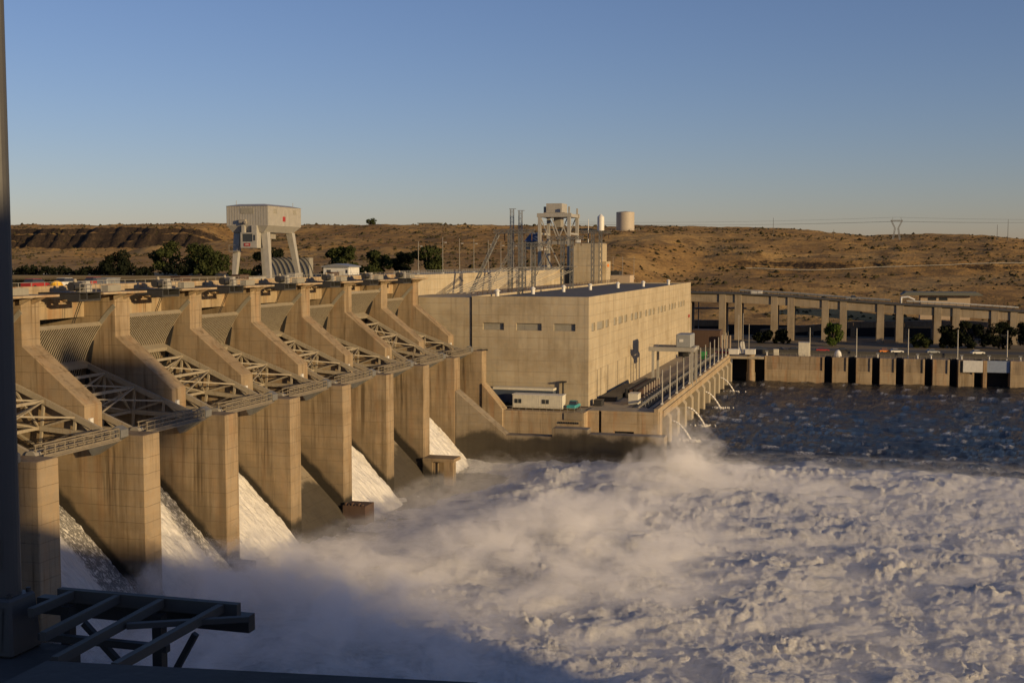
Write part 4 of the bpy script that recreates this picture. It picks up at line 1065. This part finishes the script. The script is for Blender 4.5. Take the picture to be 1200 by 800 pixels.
pb = MB(); 
pb.path([(x,480,VZ(x)+1.75) for x in (-43,-23,-3.4,14)], .42, 10)
pb.build('white_pipe', M['galv'], t)
pb = MB(); pb.path([(18,483,VZ(18)+.6),(18,483,VZ(18)+3.0),(20.5,483,VZ(20)+3.3),(23,483,VZ(22)+2.2)], .38, 10); pb.path([(x,483,VZ(x)+1.7) for x in (20,36,53.6,60)], .28, 10); pb.build('white_pipe', M['white'], t)
car('truck', 'grey truck with frame driving on top of the viaduct', 0.2, 476, VZ(0)+.87, .07, M['galv'], 'truck')
crate('white_container', 'small white box on the viaduct deck', 'box', -36.2, 476, VZ(-36)+.87, 4.4, 2.2, 1.1, M['white'])
for i,x in enumerate((62.5,67)):
    t = thing('white_silo', ['left small white silo at the right end of the viaduct','right small white silo at the right end of the viaduct'][i], 'silo', (x*1.06,505,-20), 'small white silos')
    MB().tube((x*1.06,505,-26),(x*1.06,505,-17.9),1.0,1.0,14).build('drum', M['white'], t); MB().tube((x*1.06,505,-17.9),(x*1.06,505,-17.0),1.0,.2,14).build('cap', M['white'], t)
t = thing('lower_flume', 'lower concrete flume on columns behind the viaduct', 'flume', (0,495,-27))
fx = [-68,-53,-36,-16,0.5,20,31,70]; fz = [-25.3,-25.2,-28.8,-26.7,-25.1,-24.5,-24.3,-24.0]
def FZ(x): return float(np.interp(x,[-68,-50,-48,-36,-16,.5,20,31,70],[-25.3,-25.2,-29.4,-28.8,-26.7,-25.1,-24.5,-24.3,-24]))
for a, c_ in ((-68,-50),(-36,-16),(-16,.5),(.5,20),(20,31),(31,70)):
    MB().prism([(a+.1,FZ(a+.2)-2.5),(c_-.1,FZ(c_-.2)-2.5),(c_-.1,FZ(c_-.2)),(a+.1,FZ(a+.2))], 495, 497).build('girder', M['viaduct'], t)
    MB().box(c_-1,c_+1,494.6,499,-32,FZ(c_-.2)-2.52).build('column', M['viaduct'], t)
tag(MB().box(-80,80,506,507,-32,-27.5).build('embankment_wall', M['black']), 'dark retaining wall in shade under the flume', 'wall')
t = thing('low_building', 'low tan building with long grey-green roof above the viaduct', 'building', (30,540,-20))
MB().box(28,48,540,552,-26,-15.6).build('wall', M['siding_tan'], t)
MB().prism([(20,-15.6),(53,-15.6),(51,-14.3),(22,-14.3)], 537, 555).build('roof', M['greenroof'], t)
for x in (31,35.5): MB().box(x,x+3.4,539.93,539.997,-17.8,-16.6).build('window', M['glass'], t)
for (x,zt) in ((-62.5,-16),): pass
t = thing('pipe_rack', 'pale steel pipes spanning behind the viaduct beside the powerhouse', 'pipe rack', (-60,486,-20))
MB().tube((-66,489,-20.2),(-41,489,-20.0),.35).tube((-66,490,-17.3),(-41,490,-17.3),.35).build('pipe', M['galv'], t)
MB().box(-60.6,-60.2,489.6,490,-31.6,-17).build('post', M['galv'], t)

# ------------------------------------------------------------------ things on the hills
def on_hill(x, y): return float(terrain(np.array([x*1.]), np.array([y*1.]))[0])
t = thing('water_tank', 'wide tan cylindrical water tank on the ridge', 'water tank', (-168,900,24))
z = on_hill(-168,905)
MB().tube((-168,905,z-2),(-168,905,z+14.5),6.9,6.9,40).build('shell', M['tan'], t); MB().tube((-168,905,z+14.5),(-168,905,z+15.2),6.9,1,40).build('roof', M['tan'], t)
r = MB()
for k in range(12):
    a=k*PI/6; r.tube((-168+11*math.cos(a),905+11*math.sin(a),z-1),(-168+11*math.cos(a),905+11*math.sin(a),z+2.0),.1,n=5); r.beam((-168+11*math.cos(a),905+11*math.sin(a),z+1.9),(-168+11*math.cos(a+PI/6),905+11*math.sin(a+PI/6),z+1.9),.12)
r.build('fence', M['rail'], t)
t = thing('water_tank', 'slim white cylindrical surge tank left of the wide tan tank', 'water tank', (-186,900,24)); z = on_hill(-186,900)
MB().tube((-186,900,z-2),(-186,900,z+10.5),2.6,2.6,24).tube((-186,900,z+10.5),(-186,900,z+12.2),2.6,.9,24).build('shell', M['white'], t); MB().tube((-186,900,z+12),(-186,900,z+13.2),.12).build('vent_pipe', M['white'], t)
# power pylon and masts
t = thing('power_pylon', 'steel lattice power pylon on the ridge at the right', 'pylon', (29.5,905,16)); z = on_hill(29.5,905)-.5
b = MB()
for sx in (-1,1): b.lattice((29.5+sx*2.6,905,z),(29.5+sx*1.1,905,z+9),.9,6,.2); b.lattice((29.5+sx*1.1,905,z+9),(29.5+sx*3.6,905,z+14.5),.8,4,.18)
b.build('legs', M['galv'], t)
MB().lattice((29.5-4.2,905,z+14.5),(29.5+4.2,905,z+14.5),.8,6,.18).beam((25.9,905,z+14.5),(27.0,905,z+17),.25).beam((33.1,905,z+14.5),(32,905,z+17),.25).build('crossarm', M['galv'], t)
wr = MB()
for (zo, dx) in ((14,-3),(14,3),(17,0)):
    for (x1,y1,z1) in ((260,1000,26+zo*.3),(-250,960,22+zo*.5)):
        p = [(29.5+dx+(x1-29.5)*k/10, 905+(y1-905)*k/10, z+zo+(z1-z-zo)*k/10-4*8*(k/10)*(1-k/10)*.25) for k in range(11)]
        wr.path(p, .05, 4)
wr.build('wires', M['darksteel'], t)
for (x,yy,h,lb) in ((-57,900,13,'thin tall mast on the ridge above the viaduct'),(-14,900,7,'short mast on the ridge left of the pylon'),(97,905,11,'thin pole on the ridge right of the pylon'),(104,905,15,'taller thin pole on the ridge at the right edge')):
    z = on_hill(x,yy); t = thing('ridge_mast', lb, 'mast', (x,yy,z)); MB().tube((x,yy,z-1),(x,yy,z+h),.22,.12,6).build('pole', M['darksteel'], t); MB().box(x-.6,x+.6,yy-.6,yy+.6,z-1,z+.5).build('base', M['rail'], t)
for i,(x,zt) in enumerate(((-120,18.0),(-116.8,17.3))):
    t = thing('switchyard_mast', ['left lattice switchyard mast rising above the ridge behind the powerhouse','right lattice switchyard mast rising above the ridge behind the powerhouse'][i], 'lattice mast', (x,440,-8), 'switchyard masts')
    MB().lattice((x*1.045,440,-9),(x*1.045,440,zt+.8),1.25,14,.08).build('mast', M['galv'], t); MB().box(x*1.045-1.1,x*1.045+1.6,439.8,440.2,zt+.8,zt+1.0).build('crossarm', M['galv'], t)
t = thing('ridge_house', 'low dark flat house on the ridge above the round trees', 'house', (-330,1000,28))
z = on_hill(-345,1005)
MB().box(-371,-353,1000,1010,z-2,z+2.4).build('wall', M['siding_tan'], t); MB().box(-372,-352,999,1011,z+2.4,z+3.2).build('roof', M['greenroof'], t); MB().box(-365,-362,999.9,1000.0,z+.4,z+1.8).build('window', M['glass'], t)
# guard rail along the hill road
t = thing('guard_rail', 'long white guard rail along the road across the right hillside', 'guard rail', (20,735,0))
b = MB(); xsr = np.arange(-62,190,4.); zz_ = terrain(xsr, 738+0*xsr+.12*(xsr))
zz_ = np.convolve(np.pad(zz_,4,mode='edge'), np.ones(9)/9, 'valid')
for i in range(len(xsr)-1): b.beam((xsr[i],738+.12*xsr[i],zz_[i]+.9),(xsr[i+1],738+.12*xsr[i+1],zz_[i+1]+.9),.12,.32)
b.build('rail', M['crane'], t)
for i in range(len(xsr)): MB().box(xsr[i]-.12,xsr[i]+.12,737.9+.12*xsr[i],738.1+.12*xsr[i],zz_[i]-2,zz_[i]+.8).build('post', M['bark'], t)
# fence line along the foot of the hill behind the elevator tower
t = thing('wire_fence', 'thin post fence along the foot of the hill right of the elevator tower', 'fence', (-40,560,-20))
b = MB()
for x in np.arange(-105,-10,5.): z = on_hill(x,600); b.tube((x,600,z-.5),(x,600,z+2.2),.1,n=5)
b.build('post', M['galv'], t)

# ------------------------------------------------------------------ trees
def make_tree(name, label, x, y, z, h, wd, seed, mat='leaf', n=2600, group=None, low=.12, cat='tree', leaf=.5):
    r = np.random.default_rng(seed)
    t = thing(name, label, cat, (x,y,z), group)
    tb = MB(); tb.tube((x,y,z-.5),(x+.1,y,z+h*.45),.06*h*.55,.03*h*.6,8)
    clumps = []
    nc = 15
    for k in range(nc):
        a = r.uniform(0,6.28); rad = wd*.5*math.sqrt(r.uniform(0,1))*.78; hz = h*r.uniform(low+.12,.86)
        prof = math.sqrt(max(.05, 1-((hz/h-.42)/.58)**2)) if hz/h > .42 else .8+.2*hz/h
        cxp = x+rad*math.cos(a)*prof; cyp = y+rad*math.sin(a)*prof
        clumps.append((cxp, cyp, z+hz, r.uniform(.13,.24)*(wd+h)*.5))
        if k < 9: tb.tube((x,y,z+h*r.uniform(.15,.4)),(cxp,cyp,z+hz*.95),.014*h,.006*h,5)
    tb.build('trunk', M['bark'], t)
    V=[]; F=[]
    for k in range(n):
        c_ = clumps[r.integers(nc)]
        v = r.normal(size=3); v /= np.linalg.norm(v); rr = c_[3]*(r.uniform(.25,1.0)**.45)
        p = np.array([c_[0],c_[1],c_[2]])+v*rr*np.array([1,1,.8])
        if p[2] < z+h*low*.5: continue
        nrm = v+r.normal(size=3)*.6; nrm /= np.linalg.norm(nrm); u = np.cross(nrm, r.normal(size=3)); u /= np.linalg.norm(u); w_ = np.cross(nrm,u)
        s = leaf*r.uniform(.6,1.4); i = len(V)
        V += [tuple(p+u*s), tuple(p+w_*s*.7), tuple(p-u*s), tuple(p-w_*s*.7)]; F.append((i,i+1,i+2,i+3))
    b = MB(); b.v = V; b.f = F
    L = Vector(t['_o']); me = bpy.data.meshes.new('crown'); me.from_pydata([(v[0]-L.x,v[1]-L.y,v[2]-L.z) for v in V], [], F); me.update(); me.materials.append(M[mat])
    o = bpy.data.objects.new('crown', me); COL.objects.link(o); o.parent = t
    return t
TG = 'trees on the far bank behind the dam crest'
for i,(px,h,wd,mt,lb) in enumerate((
    (-283.76,9.5,22,'leaf3','dark shaded round tree leftmost behind the dam crest'),
    (-266.67,14.5,17,'leaf','broad olive tree left of the tallest clump behind the crest'),
    (-254.70,13.5,15,'leaf','tall olive tree in the middle of the clump left of the crane'),
    (-241.88,12.5,17,'leaf','broad olive tree just left of the gantry crane'),
    (-219.66,13,15,'leaf3','dark tree seen between the gantry crane legs'),
    (-194.02,12.5,13,'leaf','left of the two dark trees behind the white house'),
    (-184.62,12,12,'leaf','right of the two dark trees behind the white house'),
    (-175.21,10.5,13,'leaf','round tree between the white house and the first lamp pole'),
    (-167.52,10,10,'leaf3','small dark tree right of the white house'),
    (-152.14,11.5,16,'leaf','single round dark tree behind the first lamp pole of the intake wall'))):
    make_tree('tree', lb, px*1.17, 490+8*(i%3), -7.9, h*1.12, wd*1.12, 20+i, mt, 2600, TG, low=.02, leaf=.62)
for i in range(15):
    x = -420+i*15.5+random.uniform(-3,3)
    if x > -178 : break
    make_tree('shore_bush', f'{ORD[i]} dark shore bush from the left along the far bank', x, 482, -8, random.uniform(3.5,5.2), 17, 60+i, 'leaf3' if i<9 else 'leaf', 800, 'dark bushes along the far shore', low=0., cat='bush', leaf=.6)
make_tree('tree', 'round bright green tree in front of the viaduct', -6.6, 446, -31.6, 8.6, 8.2, 91, 'leaf2', 3000, None, .05, leaf=.36)
for i,(x,h,wd) in enumerate(((24,5,8),(33,8,10),(41,10,12),(50,11,13),(60,11,13))):
    make_tree('tree', f'{["small olive bush at the left end of","first dark tree of","second dark tree of","third dark tree of","rightmost tree of"][i]} the shaded row under the viaduct', x, 447, -31.6, h, wd, 100+i, 'leaf3' if i else 'leaf', 2000, 'dark trees under the viaduct', .0, leaf=.45)
for i,x in enumerate((-32,-25)):
    make_tree('bush', ['left dark bush behind the parked cars','right dark bush behind the parked cars'][i], x, 455, -31.6, 5.6, 9, 120+i, 'leaf3', 1400, 'dark bushes behind the parked cars', .0, 'bush', leaf=.4)
z = on_hill(-400,985); make_tree('tree', 'lone scrubby tree on the skyline right of the gantry crane', -410, 985, z, 8, 12, 130, 'leaf', 900, None, .1, leaf=.55)

# ------------------------------------------------------------------ near bank: lock wall, post, frame
t = thing('lock_wall', 'dark concrete lock wall under the lamp post at the bottom of the picture', 'lock wall', (-6,6,-3))
def vprism(poly, z0, z1):
    n = len(poly); b = MB()
    return b.add([(x,y,z0) for x,y in poly]+[(x,y,z1) for x,y in poly], [tuple(range(n-1,-1,-1)), tuple(range(n,2*n))]+[(k,(k+1)%n,n+(k+1)%n,n+k) for k in range(n)])
KY = lambda x: 6.03+.137*(x+4.64)       # rear edge of the kerb
vprism([(-60,-30),(420,-30),(420,5.4),(30,5.4),(6,KY(6)+.05),(-4.7,KY(-4.7)+.05),(-4.7,6.55),(-60,6.55)], -44, -3.0).build('body', M['foreground'], t)
MB().box(-9,-5.72,6.551,7.86,-5.2,-3.002).build('bracket', M['foreground'], t, bevel=.03)
for nm_, x0_, x1_ in (('left length of low rounded concrete kerb wall at the bottom edge', -4.66, -1.95), ('right length of low concrete kerb wall running out of the picture bottom', -1.93, 4.2)):
    tc = thing('kerb_wall', nm_, 'kerb wall', ((x0_+x1_)/2, 6, -3), 'kerb wall lengths')
    vprism([(x0_,KY(x0_)-.62),(x1_,KY(x1_)-.62),(x1_,KY(x1_)),(x0_,KY(x0_))], -2.999, -2.4).build('body', M['foreground'], tc, bevel=.06)
# tapered post on a cast pedestal
t = thing('lamp_post', 'tall dark tapered steel post on a cast pedestal at the left edge', 'lamp post', (-6.52,7.6,-3))
px_, py_ = -6.20, 7.60
MB().frustum((px_-.19,px_+.19,py_-.19,py_+.17,-2.998),(px_-.155,px_+.155,py_-.15,py_+.15,-2.56)).build('pedestal', M['post'], t, bevel=.02)
pd = [o for o in t.children if o.name.startswith('pedestal')][0]
MB().add([(px_-.12,py_-.190,-2.95),(px_+.10,py_-.190,-2.95),(px_+.10,py_-.168,-2.62),(px_-.12,py_-.168,-2.62)],[(0,1,2,3)]).build('access_door', M['frame'], pd)
for dx,dy in ((.115,.11),(.115,-.11),(-.115,.11),(-.115,-.11)): MB().tube((px_+dx,py_+dy,-2.56),(px_+dx,py_+dy,-2.53),.022,.018,8).build('anchor_bolt', M['darksteel'], pd)
MB().tube((px_,py_,-2.56),(px_,py_,4.6),.112,.10,20).build('pole', M['post'], t, smooth=False)
MB().box(px_-.02,px_+.05,py_-.125,py_-.105,-2.34,-2.10).build('hand_hole', M['frame'], t)
MB().box(px_-1.6,px_+.1,py_-.05,py_+.05,4.45,4.56).build('lamp_arm', M['post'], t)
# open steel frame beyond the wall
t = thing('steel_frame', 'open weathered steel platform frame without decking beyond the kerb wall', 'frame', (-5.2,7.2,-2.6))
zt = -2.6
for x0,x1,ya in ((-5.86,-5.86,7.44),(-5.40,-5.45,6.98),(-4.99,-5.06,6.56),(-4.54,-4.55,6.56)):
    MB().beam((x0,ya,zt-.035),(x1,7.93,zt-.035),.05,.065).build('joist', M['frame'], t)
MB().box(-6.0,-4.42,7.94,8.0,zt-.10,zt).build('edge_beam', M['frame'], t)
MB().beam((-4.99,7.37,zt-.04),(-4.24,7.80,zt-.05),.05,.04).build('angle_strut', M['frame'], t)
MB().box(-6.3,-4.40,8.08,8.18,-2.86,-2.73).build('lower_beam', M['darksteel'], t)
MB().box(-5.6,-4.55,7.18,7.23,-2.74,-2.69).build('lower_tie', M['darksteel'], t)
for p_, q_ in (((-5.37,7.4,-2.66),(-5.02,7.4,-2.98)),((-4.45,7.4,-2.66),(-4.68,7.4,-3.05)),((-5.2,6.7,-2.75),(-5.0,6.9,-3.05))): MB().beam(p_, q_, .042).build('diagonal_brace', M['darksteel'], t)
for x in (-5.86,-5.05): MB().box(x-.04,x+.04,7.84,7.92,zt-2.5,zt-.105).build('hanger', M['darksteel'], t)
# unseen lock blocks added behind and beside the photographer to cast the long shadows
t = thing('shadow_house', 'unseen house added on the lock wall behind the photographer to cast shadow', 'house', (38,-15,-3))  # added out of view to shade the post and the steel frame
MB().box(26,50,-27,-3,-2.998,5.85).build('wall', M['foreground'], t); MB().box(25.8,50.2,-27.2,-2.8,5.852,6.1).build('roof', M['roof'], t)
for x in (29,35,41): MB().box(x,x+3,-3,-2.95,1,3).build('window', M['glass'], t)
t = thing('shadow_block', 'long unseen building added downstream on the lock wall to cast shadow', 'building', (160,0,-3))  # added out of view to shade the lower left water
MB().box(118,207,-10,5.5,-2.998,10.6).build('wall', M['foreground'], t); MB().box(117.8,207.2,-10.2,5.7,10.602,11.0).build('roof', M['roof'], t)
for i in range(9): MB().box(121+i*9.4,125+i*9.4,5.5,5.55,3,6).build('window', M['glass'], t)
t = thing('shadow_gate_tower', 'unseen lock gate tower, an overhead slab on legs shaped for its shadow', 'tower', (188,-2,0))  # out of view, sized so its shadow falls on the second gate's arms
MB().box(181,205,4.2,5.4,27.0,38.5).build('machine_house', M['foreground'], t)
for x in (184,203): MB().box(x-.5,x+.5,4.3,5.3,11.01,26.99).build('leg', M['foreground'], t)

t = thing('shadow_tower', 'unseen slab tower added on the lock wall to cast shadow', 'tower', (112,4.8,0))  # added out of view to shade the side of the first pier
MB().box(98,129.6,4.3,5.4,-2.998,26).build('body', M['foreground'], t); MB().box(97.8,129.8,4.1,5.6,26.002,26.5).build('roof', M['roof'], t)
# ------------------------------------------------------------------ spray
m = NT('spray_volume'); X_, Y_, Z_ = m.xyz()
def gauss(cx, cy, sx, sy, amp):
    a = m.math('MULTIPLY', m.math('SUBTRACT', X_, cx), 1/sx); b_ = m.math('MULTIPLY', m.math('SUBTRACT', Y_, cy), 1/sy)
    e = m.math('ADD', m.math('MULTIPLY', a, a), m.math('MULTIPLY', b_, b_))
    return m.math('MULTIPLY', m.math('POWER', 2.718, m.math('MULTIPLY', e, -1.)), amp)
tops = gauss(-29, 213, 9, 11, 8.0)
for g_ in (gauss(-42,164,8,13,2.6), gauss(-48,146,10,16,3.4), gauss(-64,112,15,16,6.0), gauss(-46,106,16,14,4.2), gauss(-30,170,13,20,2.8), gauss(-16,203,16,12,2.4), gauss(-28,135,22,16,2.4), gauss(-30,152,10,12,1.6), gauss(-66,138,7,10,2.4)):
    tops = m.math('ADD', tops, g_)
nv = m.noise(.17, 7, .60, m.mapped((1,1,1.15)), .7)
hgt = m.math('MULTIPLY', m.math('SUBTRACT', Z_, WZ+.6), 1.)
hi = m.math('MULTIPLY', tops, m.smooth(nv, .37, .62))
d = m.math('SUBTRACT', hi, m.math('MULTIPLY', hgt, .62))
thin = m.math('MULTIPLY', m.smooth(d, -1.0, 2.0), .014)
d = m.math('MULTIPLY', m.smooth(d, 0., 1.3), m.smooth(m.noise(.55, 5, .65), .34, .56))
lay = m.math('MULTIPLY', m.smooth(m.math('SUBTRACT', m.math('MULTIPLY', m.smooth(m.noise(.33, 6, .66, m.mapped((.8,1.15,1)), .8), .40, .62), 2.3), hgt), 0., 1.1), .115)
lay = m.math('MULTIPLY', lay, m.math('SUBTRACT', 1., m.smooth(m.math('ADD', Y_, m.math('MULTIPLY', m.noise(.09, 2), 16.)), 226., 238.)))
lay = m.math('MULTIPLY', lay, m.smooth(X_, -72., -62.))
lay = m.math('MULTIPLY', lay, m.math('SUBTRACT', 1., gauss(-60, 203, 13, 20, 1.0)))
dens = m.math('ADD', m.math('ADD', m.math('MULTIPLY', d, .62), lay), thin)
vs = m.n('ShaderNodeVolumePrincipled'); vs.inputs['Color'].default_value = (1,.99,.98,1); vs.inputs['Anisotropy'].default_value = .15
m.l(dens, vs.inputs['Density']); m.l(vs.outputs[0], m.out.inputs['Volume'])
mist = MB().box(-75.2, 62, 80, 246, WZ-.6, WZ+13).build('mist', m.m); tag(mist, 'drifting white spray above the churning spillway water', kind='stuff')
SC.cycles.volume_step_rate = 2.0
for o in bpy.data.objects:
    if '_o' in o: del o['_o']
